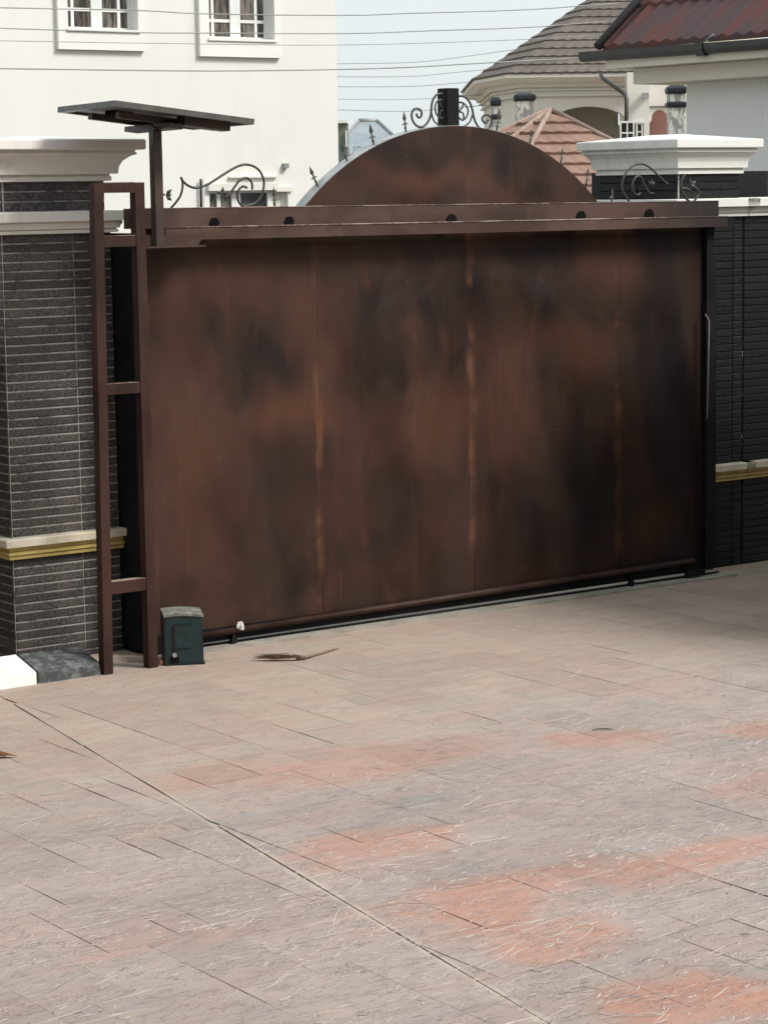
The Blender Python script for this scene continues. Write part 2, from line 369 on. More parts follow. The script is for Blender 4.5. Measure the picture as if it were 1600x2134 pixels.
def drive_mat():
    k = NT('stamped_concrete')
    x = k.n('SeparateXYZ'); k.l(k.pos, x.inputs[0])
    wn = k.n('TexNoise'); k.l(k.pos, wn.inputs['Vector']); wn.inputs['Scale'].default_value = 1.7; wn.inputs['Detail'].default_value = 5
    n1 = wn.outputs[0]
    yy = k.math('MULTIPLY_ADD', k.math('SUBTRACT', n1, .5), 3.0, x.outputs[1])
    patch = k.noise(k.scale((1, 1.4, 1), loc=(3, 1, 0)), 1.5, 4, .6, .6)
    grey = k.mix(k.ramp(patch, .36, .64), (.420, .352, .315), (.362, .312, .288))
    tan = k.mix(k.ramp(patch, .3, .7), (.470, .385, .312), (.430, .355, .290))
    c = k.mix(k.ramp(yy, -3.9, -1.5), grey, tan)
    # worn red colour-hardener showing in patches
    warp = k.vmath('SUBTRACT', wn.outputs[1], (.5, .5, .5))
    sc = k.n('VectorMath'); sc.operation = 'MULTIPLY_ADD'; k.l(warp, sc.inputs[0]); sc.inputs[1].default_value = (1.3, .55, 0); k.l(k.pos, sc.inputs[2])
    mask = None
    for cx, cy, rx, ry, am in ((.73, -3.24, .36, .24, .7), (1.55, -3.62, .28, .16, .7), (-.5, -2.95, .85, .45, .55), (-1.1, -2.72, .35, .3, .45),
                               (-1.2, -4.12, .40, .28, .8), (-.95, -4.95, .70, .24, .85), (-.3, -5.12, .60, .22, .8), (-1.5, -5.08, .42, .38, .9),
                               (-1.4, -5.55, .30, .24, .8), (-1.45, -6.38, .46, .38, 1.0), (1.0, -4.5, .5, .3, .5), (.2, -7.2, .7, .5, .8), (-2.6, -4.6, .45, .25, .3)):
        d = k.vmath('DIVIDE', k.vmath('SUBTRACT', sc.outputs[0], (cx, cy, 0)), (rx, ry, 1))
        v = k.math('MULTIPLY', k.ramp(k.vmath('LENGTH', d, (0, 0, 0)), .40, 1.25, 1, 0), am)
        mask = v if mask is None else k.math('MAXIMUM', mask, v)
    c = k.mix(k.ramp(k.noise(k.scale((.8, 2.6, 1), loc=(2, 4, 0)), 1.6, 5, .65), .40, .68, 0, .5), c, (.46, .305, .255))
    c = k.mix(k.math('MULTIPLY', mask, k.ramp(k.noise(k.scale((2.2, 7, 1), loc=(8, 0, 0)), 2.6, 5, .7), .28, .56, .35, 1)), c, (.475, .250, .185))
    c = k.mix(k.math('MULTIPLY', k.math('MULTIPLY', k.ramp(patch, .58, .78), .5), k.ramp(yy, -3.8, -2.6, 1, .1)), c, (.235, .222, .216))
    mo = k.noise(k.scale((2.4, 6.5, 1), loc=(5, 8, 0)), 2.2, 5, .7, .8)
    c = k.mix(k.math('MULTIPLY', k.ramp(mo, .50, .70, 0, .42), k.ramp(yy, -3.4, -1.8, 1, .25)), c, (.255, .218, .203))
    c = k.mix(k.math('MULTIPLY', k.ramp(mo, .46, .28, 0, .35), k.ramp(yy, -3.4, -1.8, 1, .25)), c, (.46, .405, .365))
    # stamped slate relief: pale worn ridges and dark pits, running mostly along the gate
    near = k.ramp(x.outputs[1], -4.4, -2.0, 1, .16)
    gate_ = k.noise(k.scale((1.2, 2.2, 1), loc=(6, 5, 0)), 5.5, 3, .6)
    def strokes(vec, sc1, width, seed, lo, hi, inv=False):
        a = k.noise(k.scale(vec, loc=(seed, seed * 2, 0)), sc1, 3, .6, 1.6)
        ln = k.ramp(k.math('ABSOLUTE', k.math('SUBTRACT', a, .5)), width * .25, width, 1, 0)
        g = k.ramp(gate_, hi, lo) if inv else k.ramp(gate_, lo, hi)
        return k.math('MULTIPLY', ln, k.math('SUBTRACT', 1.0, g) if inv else g)
    l1 = strokes((1.6, 6.2, 1), 1.7, .018, 2, .49, .58); l2 = strokes((3, 9, 1), 1.7, .020, 11, .48, .60)
    l3 = strokes((2.0, 3.4, 1), 1.1, .0085, 17, .38, .50)
    lt = k.math('MAXIMUM', k.math('MAXIMUM', l1, l2), l3)
    dk = strokes((1.7, 7.5, 1), 1.9, .026, 23, .42, .52, True)
    c = k.mix(k.math('MULTIPLY', k.math('MULTIPLY', dk, near), .32), c, (.17, .145, .13))
    c = k.mix(k.math('MULTIPLY', k.math('MULTIPLY', lt, near), .22), c, (.62, .55, .48))
    # cement smeared along the saw-cut control joint
    dj = k.math('ABSOLUTE', k.math('ADD', k.math('MULTIPLY', k.math('ADD', x.outputs[0], 1.134), -.9871), k.math('MULTIPLY', k.math('ADD', x.outputs[1], .766), .160)))
    djn = k.math('MULTIPLY_ADD', k.math('SUBTRACT', k.noise(k.pos, 9, 4), .5), .06, dj)
    c = k.mix(k.math('MULTIPLY', k.ramp(djn, .006, .034, 1, 0), k.ramp(x.outputs[1], -3.2, -2.4, .6, .1)), c, (.56, .48, .40))
    fine = k.noise(k.pos, 110, 3, .7)
    c = k.mix(1.0, c, k.mix(k.ramp(fine, .35, .65, .88, 1.06), (0, 0, 0), (1, 1, 1)), 'MULTIPLY')
    h = k.math('ADD', k.math('SUBTRACT', lt, dk), k.math('MULTIPLY', gate_, 1.5))
    oi = k.n('ObjectInfo')
    c = k.mix(1.0, c, k.mix(k.ramp(oi.outputs['Random'], 0, 1, .90, 1.04), (0, 0, 0), (1, 1, 1)), 'MULTIPLY')
    k.bump(h, .45, .007)
    return k.fin(c, .68, 0, .3)
M['drive'] = drive_mat()

# ================================================================ THE SETTING
MB().box(-400, 400, -300, 500, -.5, -.05).build('ground', M['sand'], kind='structure')
MB().box(-60, 60, 2.2, 9.5, -.06, -.03).build('road', M['asphalt'], kind='structure')
drive = MB().box(-9, 9, -16, 1.2, -.045, -.007).build('driveway', M['drive'], kind='structure')

# stamped stones, laid as random ashlar along the gate's axes
U = .155
GX0, GX1, GY0, GY1 = -4.65, 5.9, -8.1, .24
nx, ny = int((GX1 - GX0) / U), int((GY1 - GY0) / U)
occ = [[False] * ny for _ in range(nx)]
rects = []
sizes = [(3, 4), (4, 3), (2, 3), (3, 3), (2, 4), (4, 2), (3, 2), (2, 2), (5, 3), (1, 2), (2, 1), (1, 1)]
wts = [5, 5, 4, 3, 4, 4, 4, 2, 2, 0, 0, 0]
for j in range(ny):
    for i in range(nx):
        if occ[i][j]: continue
        order = sorted(range(len(sizes)), key=lambda q: -random.random() ** (1 / (wts[q] + .01)))
        for q in order:
            a, b = sizes[q]
            if i + a <= nx and j + b <= ny and all(not occ[i+p][j+r] for p in range(a) for r in range(b)):
                for p in range(a):
                    for r in range(b): occ[i+p][j+r] = True
                rects.append((GX0 + i*U, GX0 + (i+a)*U, GY0 + j*U, GY0 + (j+b)*U)); break
JP, JN = Vector((-1.134, -.766)), Vector((-.9871, .160))
def clip(poly, sgn, gap):
    out = []
    def s(p): return ((p - JP).dot(JN)) * sgn - gap
    for a, b in zip(poly, poly[1:] + poly[:1]):
        sa, sb = s(a), s(b)
        if sa >= 0: out.append(a)
        if (sa >= 0) != (sb >= 0): out.append(a + (b - a) * (sa / (sa - sb)))
    return out
def stone_mesh(poly):
    pts = []; n = len(poly); c = sum(poly, Vector((0, 0))) / n
    for i in range(n):
        a, b = poly[i], poly[(i+1) % n]; L = (b - a).length
        if L < 1e-4: continue
        e = (b - a) / L; nn = Vector((-e.y, e.x)); k = 5 if L > .12 else 2
        for q in range(k):
            t = q / k
            w0 = a + (b - a) * t
            ins = .0003 + max(0, mnoise.noise(Vector((w0.x * 1.7 + 3, w0.y * 1.7, .3)) ) - .06 + .10 * (abs(e.y) > .7)) * .0075
            p = a + (b - a) * t + nn * ins
            if q == 0: p += e * .0008
            pts.append(p)
    m = MB(); zt = random.uniform(-.0008, .0004)
    m.loft([[(p.x, p.y, -.0065) for p in pts], [(p.x, p.y, zt) for p in pts]], cap0=False)
    return m
def inside(poly):
    us = [px((p.x, p.y, 0)) for p in poly]
    return max(u for u, v in us) > -5 and min(u for u, v in us) < 1605 and max(v for u, v in us) > 1000 and min(v for u, v in us) < 2140
rest = MB(); cnt = 0
for x0, x1, y0, y1 in rects:
    base = [Vector((x0, y0)), Vector((x1, y0)), Vector((x1, y1)), Vector((x0, y1))]
    ds = [(p - JP).dot(JN) for p in base]
    polys = [base] if min(ds) > 0 or max(ds) < 0 else [clip(base, 1, .003), clip(base, -1, .003)]
    for poly in polys:
        if len(poly) < 3: continue
        area = abs(sum(a.x*b.y - b.x*a.y for a, b in zip(poly, poly[1:] + poly[:1]))) / 2
        if area < .003: continue
        m = stone_mesh(poly)
        if inside(poly) and cnt < 300: m.build('stamped_stone', M['drive'], drive); cnt += 1
        else: rest.add(m.v, m.f)
rest.build('stamped_stone_field', M['drive'], drive, kind='stuff')

# worn ridges and pits of the stamped relief, each a low sliver standing on (or dished into) the slab
def slivers(n, name, mat, seed, hgt, wid, dens, lens):
    rnd = random.Random(seed); m = MB(); made = 0; tries = 0
    while made < n and tries < n * 60:
        tries += 1
        x, y = rnd.uniform(-4.2, 3.2), rnd.uniform(-7.2, -.4)
        u, v = px((x, y, 0))
        if not (-40 < u < 1640 and 1380 < v < 2180): continue
        cl = mnoise.noise(Vector((x * 1.3 + seed, y * 1.9, seed))) ; nearness = min(1, max(0, (-1.6 - y) / 3.0))
        if rnd.random() > dens(nearness, cl): continue
        r = rnd.random()
        long_ = r < lens[0]
        L = rnd.uniform(.10, .34) if long_ else rnd.uniform(.018, .065)
        a = rnd.gauss(0, .20) if rnd.random() < .72 else (rnd.gauss(.6, .2) if rnd.random() < .6 else rnd.gauss(-.75, .3))
        w_ = wid * (rnd.uniform(.6, 1.1) if long_ else rnd.uniform(.5, 1.5)) * (.55 + .45 * nearness)
        k_ = 6 if long_ else 3; rings = []; p = Vector((x, y)); ang = a
        for i in range(k_ + 1):
            t = i / k_; ww = w_ * (math.sin(math.pi * min(.97, max(.03, t))) ** .7) * rnd.uniform(.6, 1.3)
            d = Vector((math.cos(ang), math.sin(ang))); nn = Vector((-d.y, d.x))
            q = p + nn * rnd.gauss(0, .0016)
            rings.append([(q.x + nn.x * ww / 2, q.y + nn.y * ww / 2, .0004), (q.x, q.y, .0006 + hgt), (q.x - nn.x * ww / 2, q.y - nn.y * ww / 2, .0004)])
            p = p + d * (L / k_); ang += rnd.gauss(0, .16)
        m.loft(rings, closed=False, cap0=False, cap1=False); made += 1
    m.build(name, mat, drive, kind='stuff')
M['ridge_pale'] = simple('worn_pale_ridge', (.52, .445, .385), (.44, .37, .32), sc=5, rough=.8, bump=0)
M['pit_dark'] = simple('dirt_filled_pit', (.19, .16, .14), (.27, .23, .20), sc=5, rough=.9, bump=0)
slivers(1500, 'worn_ridge', M['ridge_pale'], 3, .0012, .0066, lambda nr, c: (nr ** 1.5) * max(.10, .45 + 1.3 * c), (.10,))
slivers(750, 'dirt_pit', M['pit_dark'], 9, .0002, .0055, lambda nr, c: (.10 + .9 * nr) * max(.08, .4 + 1.2 * c), (.04,))

# ================================================================ walls and pillars
def tile_piece(w, h, d=.014, ch=.004, cache={}):
    key = (round(w, 4), round(h, 4), d)
    if key not in cache: cache[key] = []
    L = cache[key]
    if len(L) < 3:
        r = [random.uniform(-.0012, .0012) for _ in range(4)]
        m = MB(); m.loft([[(-w/2, d, -h/2), (w/2, d, -h/2), (w/2, d, h/2), (-w/2, d, h/2)],
                          [(-w/2, ch, -h/2), (w/2, ch, -h/2), (w/2, ch, h/2), (-w/2, ch, h/2)],
                          [(-w/2+ch, r[0], -h/2+ch), (w/2-ch, r[1], -h/2+ch), (w/2-ch, r[2], h/2-ch), (-w/2+ch, r[3], h/2-ch)]], cap0=False)
        L.append(m)
    m = random.choice(L)
    return m
TMESH = {}
def tile(parent, c, w, h, mat, side=False):
    key = (round(w, 3), round(h, 4), mat.name, random.randrange(3))
    if key not in TMESH: TMESH[key] = tile_piece(w, h).mesh('tile', mat)
    place('tile', TMESH[key], c, parent, (0, 0, -math.pi/2) if side else None)
def tile_field(parent, xs, y, z0, z1, n, mat, g=.0085, side_x=None, gv=.006):
    p = (z1 - z0) / n
    for i in range(n):
        zc = z0 + (i + .5) * p
        for a, b in zip(xs, xs[1:]):
            if side_x is None: tile(parent, ((a+b)/2, y, zc), b - a - gv, p - g, mat)
            else: tile(parent, (side_x, (a+b)/2, zc), b - a - gv, p - g, mat, True)
CAPP = [(.0, 2.775), (.030, 2.777), (.030, 2.803), (.022, 2.8035), (.022, 2.816), (.060, 2.8165), (.062, 2.835), (.066, 2.86), (.082, 2.890), (.118, 2.918), (.145, 2.926), (.145, 2.938), (.138, 2.9385), (.138, 2.952), (.180, 2.9525), (.186, 2.958), (.186, 3.006), (.178, 3.013)]
COPP = [(.0, 2.478), (.030, 2.479), (.030, 2.497), (.022, 2.4975), (.022, 2.504), (.036, 2.5045), (.040, 2.520), (.052, 2.538), (.048, 2.5385), (.048, 2.547), (.082, 2.5475), (.084, 2.600), (.076, 2.605)]
CREAM = [(.0, .690), (.070, .692), (.072, .732), (.066, .737)]
GOLDP = [(.0, .613), (.030, .615), (.034, .634), (.026, .637), (.042, .641), (.044, .658), (.030, .662), (.034, .690), (.0, .6905)]
def pillar(name, label, x0, x1, y0, y1, neck, mat, grout, groutname, ov=1.0, top=3.085):
    t = thing(name, ((x0+x1)/2, (y0+y1)/2, 0), label, 'pillar')
    core = MB().box(x0 + .006, x1 - .006, y0 + .006, y1, -.03, 2.479).build(groutname, grout, t)
    MB().loft(profile(rect(x0, x1, y0, y1), CREAM)).build('band_slab', M['cream_slab'], t)
    MB().loft(profile(rect(x0, x1, y0, y1), GOLDP)).build('gold_band', M['gold'], t)
    MB().loft(profile(rect(x0, x1, y0, y1), COPP)).build('coping', M['cap_white'], t)
    nx0, nx1, ny0, ny1 = neck
    nk = MB().box(nx0 + .006, nx1 - .006, ny0 + .006, ny1, 2.6, 2.78).build('neck', grout, t)
    r = profile(rect(nx0, nx1, ny0, ny1), [(o_ * ov, z_) for o_, z_ in CAPP])
    cx, cy = (nx0+nx1)/2, (ny0+ny1)/2
    hx, hy = .05, .12
    r.append([(cx-hx, cy-hy, top), (cx+hx, cy-hy, top), (cx+hx, cy+hy, top), (cx-hx, cy+hy, top)])
    MB().loft(r).build('cap', M['cap_white'], t)
    return t, core, nk
lp, lcore, lneck = pillar('gate_pillar', 'tall grey-tiled pillar with white cap left of the brown gate', -.597, .118, .3145, 1.15,
                          (-.572, .095, .335, 1.12), M['tile'], M['grout'], 'grout_core', .96, 3.04)
XS = (-.590, -.135, .116)
tile_field(lp, XS, .3145, -.026, .613, 12, M['tile'])
tile_field(lp, XS, .3145, .739, 2.478, 33, M['tile'])
tile_field(lp, (-.560, .093), .335, 2.607, 2.776, 3, M['tile'])
tile_field(lp, (.322, .74, 1.14), 0, -.026, .613, 12, M['tile'], side_x=-.597)
tile_field(lp, (.322, .74, 1.14), 0, .739, 2.478, 33, M['tile'], side_x=-.597)
tile_field(lp, (.345, 1.11), 0, 2.607, 2.776, 3, M['tile'], side_x=-.572)

rp, rcore, rneck = pillar('gate_pillar', 'black-tiled pillar with wide white cap behind the right end of the gate', 4.52, 5.15, .2466, 1.105,
                          (4.545, 5.13, .262, 1.09), M['tile_black'], M['grout_dark'], 'grout_core', .62, 3.055)
XR = (4.524, 4.72, 5.052, 5.146)
tile_field(rp, XR, .2466, .0, .613, 12, M['tile_black'], g=.004, gv=.004)
tile_field(rp, XR, .2466, .739, 2.478, 33, M['tile_black'], g=.004, gv=.004)
tile_field(rp, (4.553, 5.127), .262, 2.607, 2.776, 3, M['tile_black'], g=.005)
tile_field(rp, (.27, .68, 1.085), 0, 2.607, 2.776, 3, M['tile_black'], g=.005, side_x=4.545)
MB().box(4.541, 4.5495, .2575, .2655, 2.606, 2.777).build('corner_bead', M['grout'], rp)

# boundary walls running away from the pillars
rw = thing('boundary_wall', (6.5, .4, 0), 'black tiled boundary wall at the right edge of the picture, beside the gate', 'wall')
MB().box(5.152, 9.0, .2531, .55, -.03, 2.478).build('grout_core', M['grout_dark'], rw)
MB().loft(profile(rect(5.2, 9.0, .2466, .55), CREAM)).build('band_slab', M['cream_slab'], rw)
MB().loft(profile(rect(5.2, 9.0, .2466, .55), GOLDP)).build('gold_band', M['gold'], rw)
MB().loft(profile(rect(5.2, 9.0, .2466, .55), COPP)).build('coping', M['cap_white'], rw)
XW = (5.158, 5.48, 5.81, 6.14)
tile_field(rw, XW, .2470, .0, .613, 12, M['tile_black'], g=.004, gv=.004)
tile_field(rw, XW, .2470, .739, 2.478, 33, M['tile_black'], g=.004, gv=.004)
MB().box(6.142, 9.0, .2475, .26, 0, .613).box(6.142, 9.0, .2475, .26, .739, 2.478).build('tile_facing', M['tile_black'], rw)
nw = thing('boundary_wall', (8, 1.6, 0), 'black upper wall seen above the coping at the right edge', 'wall')
MB().box(5.0, 11, 1.5, 1.7, -.03, 2.80).build('wall_body', M['tile_black'], nw)
lw = thing('boundary_wall', (-4, .9, 0), 'grey tiled boundary wall running off to the left of the tall pillar', 'wall')
MB().box(-9, -.603, .8, 1.05, -.03, 2.0).build('wall_body', M['tile'], lw)
MB().loft(profile(rect(-9, -.62, .8, 1.05), [(0, 2.0), (.06, 2.03), (.07, 2.08), (.0, 2.1)])).build('coping', M['cap_white'], lw)

# kerb stones against the left pillar
def kerb(name, label, x0, x1, mat, e):
    prof = [(-.285, -.02), (-.275, .060), (-.262, .070), (-.035, .128), (-.015, .118), (-.010, -.02)]
    n = 7; rings = []
    for i in range(n):
        x = x0 + (x1 - x0) * i / (n - 1)
        sk = (e if i == n - 1 else 0)
        rings.append([(x + (sk * (q[0] + .3) if i == n-1 else 0) + random.uniform(-.003, .003), q[0] + random.uniform(-.006, .006), q[1] + (random.uniform(-.004, .004) if q[1] > 0 else 0)) for q in prof])
    m = MB(); m.loft(rings, smooth=False)
    o = m.build(name, mat, None, label, 'kerb', 'painted kerb stones')
    return o
kerb('kerb_stone', 'white painted kerb stone at the left edge of the driveway', -1.75, -.775, M['kerb_white'], 0)
kerb('kerb_stone', 'worn black painted kerb stone in front of the left pillar', -.760, -.372, M['kerb_black'], 0)

# ================================================================ THE GATE
gate = thing('sliding_gate', (2.4, .03, 0), 'large brown sheet-steel sliding gate with arched top', 'gate')
ZT = 2.55
seams = [.13, 1.35, 2.534, 3.772, 4.53]
for a, b in zip(seams, seams[1:]):
    m = MB(); nxs, nzs = 12, 16; ph = random.uniform(0, 6)
    grid = []
    for j in range(nzs + 1):
        for i in range(nxs + 1):
            s, t = i / nxs, j / nzs
            y = .0045 * math.sin(math.pi * s) * math.sin(math.pi * t) * math.sin(3.1 * s + 4.3 * t + ph) + .0025 * math.sin(7 * s + ph) * math.sin(9 * t + ph * 2) * math.sin(math.pi * s)
            grid.append((a + .003 + (b - a - .006) * s, -y, .115 + (ZT - .115) * t))
    nV = nxs + 1
    m.add(grid, [(j*nV + i, j*nV + i + 1, (j+1)*nV + i + 1, (j+1)*nV + i) for j in range(nzs) for i in range(nxs)], True)
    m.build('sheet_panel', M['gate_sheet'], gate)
for xs in seams[1:-1]:
    MB().tube([(xs, .002, .12 + i * (ZT - .13) / 10) for i in range(11)], .0035, 5).build('weld_seam', M['gate_sheet'], gate)
fr = MB().box(.13, 4.6, .008, .05, .10, 2.56); fr.build('back_sheet', M['gate_sheet'], gate)
MB().box(4.535, 4.605, -.035, .05, .05, 2.43).build('end_stile', M['black_steel'], gate)
MB().box(4.585, 4.640, -.02, .075, .06, 2.19).build('end_stop', M['black_steel'], gate)
# bottom rail (an upturned angle) and carriage skirt, hanging slightly out of level
m = MB(); m.tube([(.30, -.028, .088), (4.42, -.028, .128)], .021, 8); m.build('bottom_rail', M['frame_brown'], gate)
m = MB(); m.prism([(.30, -.004, .112), (4.58, -.004, .118), (4.58, -.004, .045), (.30, -.004, .035)], (0, .03, 0)); m.build('carriage_skirt', M['black_steel'], gate)
for x in (.68, 3.86):
    MB().box(x - .012, x + .012, -.03, -.015, .012, .085).tube([(x, -.035, .03), (x, -.002, .03)], .02, 10).build('wheel_bracket', M['black_steel'], gate)
MB().box(4.36, 4.52, -.045, -.006, .02, .065).build('wheel_cover', M['black_steel'], gate)
# arched top
AC, AR = Vector((2.43, 1.47)), 1.620
z0 = 2.56; a0 = math.asin((z0 - AC.y) / AR)
arc = [(AC.x + AR * math.cos(a0 + (math.pi - 2*a0) * i / 40), AC.y + AR * math.sin(a0 + (math.pi - 2*a0) * i / 40)) for i in range(41)]
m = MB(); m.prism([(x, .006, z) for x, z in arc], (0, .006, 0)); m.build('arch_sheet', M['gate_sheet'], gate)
m = MB(); rings = []
for i in range(41):
    a = a0 + (math.pi - 2*a0) * i / 40; c, s = math.cos(a), math.sin(a)
    rings.append([(AC.x + (AR + q) * c, y, AC.y + (AR + q) * s) for q, y in ((-.012, .0125), (.003, .0125), (.003, .110), (-.012, .110))])
m.loft(rings, smooth=False); rim = m.build('arch_rim', M['rim'], gate)
# crown post with scrolls
m = MB(); m.bbox(2.372, 2.474, .03, .13, 3.07, 3.325, .006); m.build('crown_post', M['black_steel'], gate)
def scroll(name, paths, ox, oy, k, Y, r=.0075, parent=gate):
    m = MB()
    for p in paths:
        m.tube(spline([onY(ox + a / k, oy + b / k, Y) for a, b in p], 5), r, 6)
    return m.build(name, M['iron'], parent)
T7 = (820, 170, 6.957, .06)
scroll('iron_scroll', [[(330,455),(345,500),(375,518),(402,490),(405,440),(380,400),(335,388),(285,405),(262,470),(270,540),(300,600),(350,645),(400,655),(440,640),(490,590),(530,510),(545,420),(552,330),(575,250),(620,190),(680,170),(730,185),(770,235)]], *T7)
scroll('iron_scroll', [[(545,420),(560,500),(590,570),(640,615),(700,640)], [(755,338),(735,320),(715,280),(690,256),(650,265),(615,310),(600,380),(615,450),(650,505),(690,530),(730,510),(760,480)],
                       [(668,262),(668,310),(700,365),(765,395)], [(765,400),(700,410),(675,450),(672,500),(690,530)]], *T7, r=.006)
scroll('iron_scroll', [[(940,205),(1000,205),(1060,240),(1110,310),(1140,400),(1160,500),(1190,590),(1240,660),(1310,690),(1380,670),(1415,610),(1420,560),(1400,505),(1345,475),(1295,500),(1285,545),(1315,590),(1350,585),(1370,545)]], *T7)
scroll('iron_scroll', [[(1140,480),(1110,570),(1060,620),(1010,645)], [(945,295),(1010,305),(1060,360),(1080,420),(1065,490),(1020,545),(985,550),(940,510)],
                       [(1010,310),(990,380),(935,420)], [(935,430),(990,440),(1015,490),(1012,545)]], *T7, r=.006)
T5 = (330, 330, 5.333, .05)
scroll('iron_scroll', [[(130,560),(200,480),(250,400),(270,300),(262,235),(248,205)],
                       [(262,235),(310,285),(380,320),(450,320),(540,290),(640,230),(740,165),(840,105),(920,72),(985,65),(1060,85),(1120,130),(1155,190),(1172,250),(1168,330),(1140,420),(1080,490),(980,525),(920,515),(885,460),(878,400),(895,345),(940,308),(985,325)],
                       [(740,435),(800,380),(850,310),(900,245),(965,215),(1010,230),(1040,280),(1042,345)]], *T5, r=.0075)
scroll('iron_stub', [[(470,225),(474,540)]], *T5, r=.008)
T8 = (1280, 330, 8.0, .05)
scroll('iron_scroll', [[(265,740),(180,620),(140,540),(125,450),(145,340),(200,230),(280,140),(370,95),(450,85),(530,110),(620,170),(720,270),(820,370),(900,430)],
                       [(650,585),(590,570),(530,500),(490,410),(460,330),(420,295),(370,300),(325,350),(300,450),(320,560),(380,610),(430,570)]], *T8, r=.0075)
scroll('iron_scroll', [[(1170,260),(1130,350),(1110,450),(1130,560),(1190,660),(1260,720)], [(1330,480),(1390,520),(1410,580),(1370,650),(1310,740)], [(1130,500),(1200,500),(1260,540)]], *T8, r=.009)
def leafspray(u, v, dirs, Y, s=.05):
    m = MB(); c = onY(u, v, Y)
    for a, L in dirs:
        a = math.radians(a); d = Vector((math.cos(a), 0, math.sin(a))); n = Vector((-d.z, 0, d.x)); l = s * L; wd = l * .26
        P = [c, c + d*l*.45 + n*wd, c + d*l, c + d*l*.45 - n*wd]; up = Vector((0, -.006, 0))
        m.add(P + [c + d*l*.5 + up, c + d*l*.5 - up], [(0, 1, 4), (1, 2, 4), (2, 3, 4), (3, 0, 4), (1, 0, 5), (2, 1, 5), (3, 2, 5), (0, 3, 5)])
    m.build('iron_leaf', M['iron'], gate)
leafspray(345, 407, [(40, 1.3), (5, 1), (-35, 1.2), (150, .6)], .05, .045)
leafspray(463, 403, [(80, 1.1), (20, 1), (160, 1.2)], .05, .04)
leafspray(1440, 385, [(100, 1), (30, 1.1), (-20, 1)], .05, .05)
leafspray(1357, 385, [(80, 1), (140, 1), (30, 1)], .05, .04)
def spear(u0, v0, u1, v1, Y=.055):
    a, b = onY(u0, v0, Y), onY(u1, v1, Y); d = b - a; L = d.length; d /= L; n = Vector((d.z, 0, -d.x)); m = MB()
    m.tube([a - d * .03, a + d * L * .55], .006, 5)
    def blade(p, q, wd, th=.007):
        mid = p + (q - p) * .3; y = Vector((0, th, 0))
        m.add([p, mid + n*wd, q, mid - n*wd, mid + y, mid - y], [(0, 1, 4), (1, 2, 4), (2, 3, 4), (3, 0, 4), (1, 0, 5), (2, 1, 5), (3, 2, 5), (0, 3, 5)])
    blade(a + d * L * .42, b, L * .13)
    for s in (-1, 1):
        q = a + d * L * .3
        e = q + n * s * L * .24 - d * L * .02
        m.add([q + d*L*.12, e, q - d*L*.03, q + Vector((0, .006, 0)), q - Vector((0, .006, 0))], [(0, 1, 3), (1, 2, 3), (1, 0, 4), (2, 1, 4), (0, 2, 3), (2, 0, 4)])
    blade(a + d * L * .0, a + d * L * .30, L * .09)
    m.build('spear_finial', M['iron'], gate)
for q in ((572, 428, 570, 388), (659, 381, 644, 345), (722, 332, 712, 296), (778, 298, 770, 256), (845, 270, 841, 230), (1035, 268, 1041, 222), (1104, 299, 1107, 268), (1168, 338, 1173, 305), (1221, 384, 1226, 348), (1274, 420, 1277, 390)):
    spear(*q)
# handle
hd = MB(); hd.tube([onY(1469, 654, -.06), onY(1477, 668, -.075), onY(1475.5, 760, -.075), onY(1473, 868, -.075), onY(1471, 873, -.05)], .0065, 6)
hd.build('pull_handle', M['handle'], gate)

# overhead guide: two beams, rollers between
guide = thing('overhead_guide', (2.3, -.08, 0), 'brown steel guide beams across the top of the gate', 'gate guide')
m = MB(); m.prism([(.02, -.055, 2.50), (4.624, -.055, 2.48), (4.624, -.055, 2.590), (.02, -.055, 2.615)], (0, .05, 0)); m.build('upper_beam', M['beam'], guide)
m = MB(); m.prism([(.20, -.165, 2.432), (4.60, -.165, 2.418), (4.60, -.165, 2.486), (.20, -.165, 2.504)], (0, .095, 0)); m.build('lower_beam', M['beam'], guide)
MB().tube([(.21 + i * .2744, -.1655, 2.5035 - i * .001125) for i in range(17)], .0042, 5).build('worn_highlight_edge', M['worn'], guide)  # pale strips along worn beam edges, with their highlight in the colour
MB().tube([(.03 + i * .287, -.0555, 2.6145 - i * .00156) for i in range(17)], .003, 5).build('worn_highlight_edge', M['worn'], guide)
MB().box(4.60, 4.70, -.13, .24, 2.43, 2.475).build('wall_bracket', M['black_steel'], guide)
for u, v, sq in ((448, 458, 1), (604, 455, 1), (942, 452, 0), (1212, 445, 0), (1354, 441, 0)):
    p = onY(u, v + 6, -.065); m = MB(); r = .034 if sq else .038
    n = 6 if sq else 16
    ring = [(p.x + r * math.cos(2*math.pi*i/n), p.z + r * math.sin(2*math.pi*i/n)) for i in range(n)]
    m.prism([(x, -.064, z) for x, z in ring], (0, .008, 0)); m.build('guide_roller', M['roller'], guide)

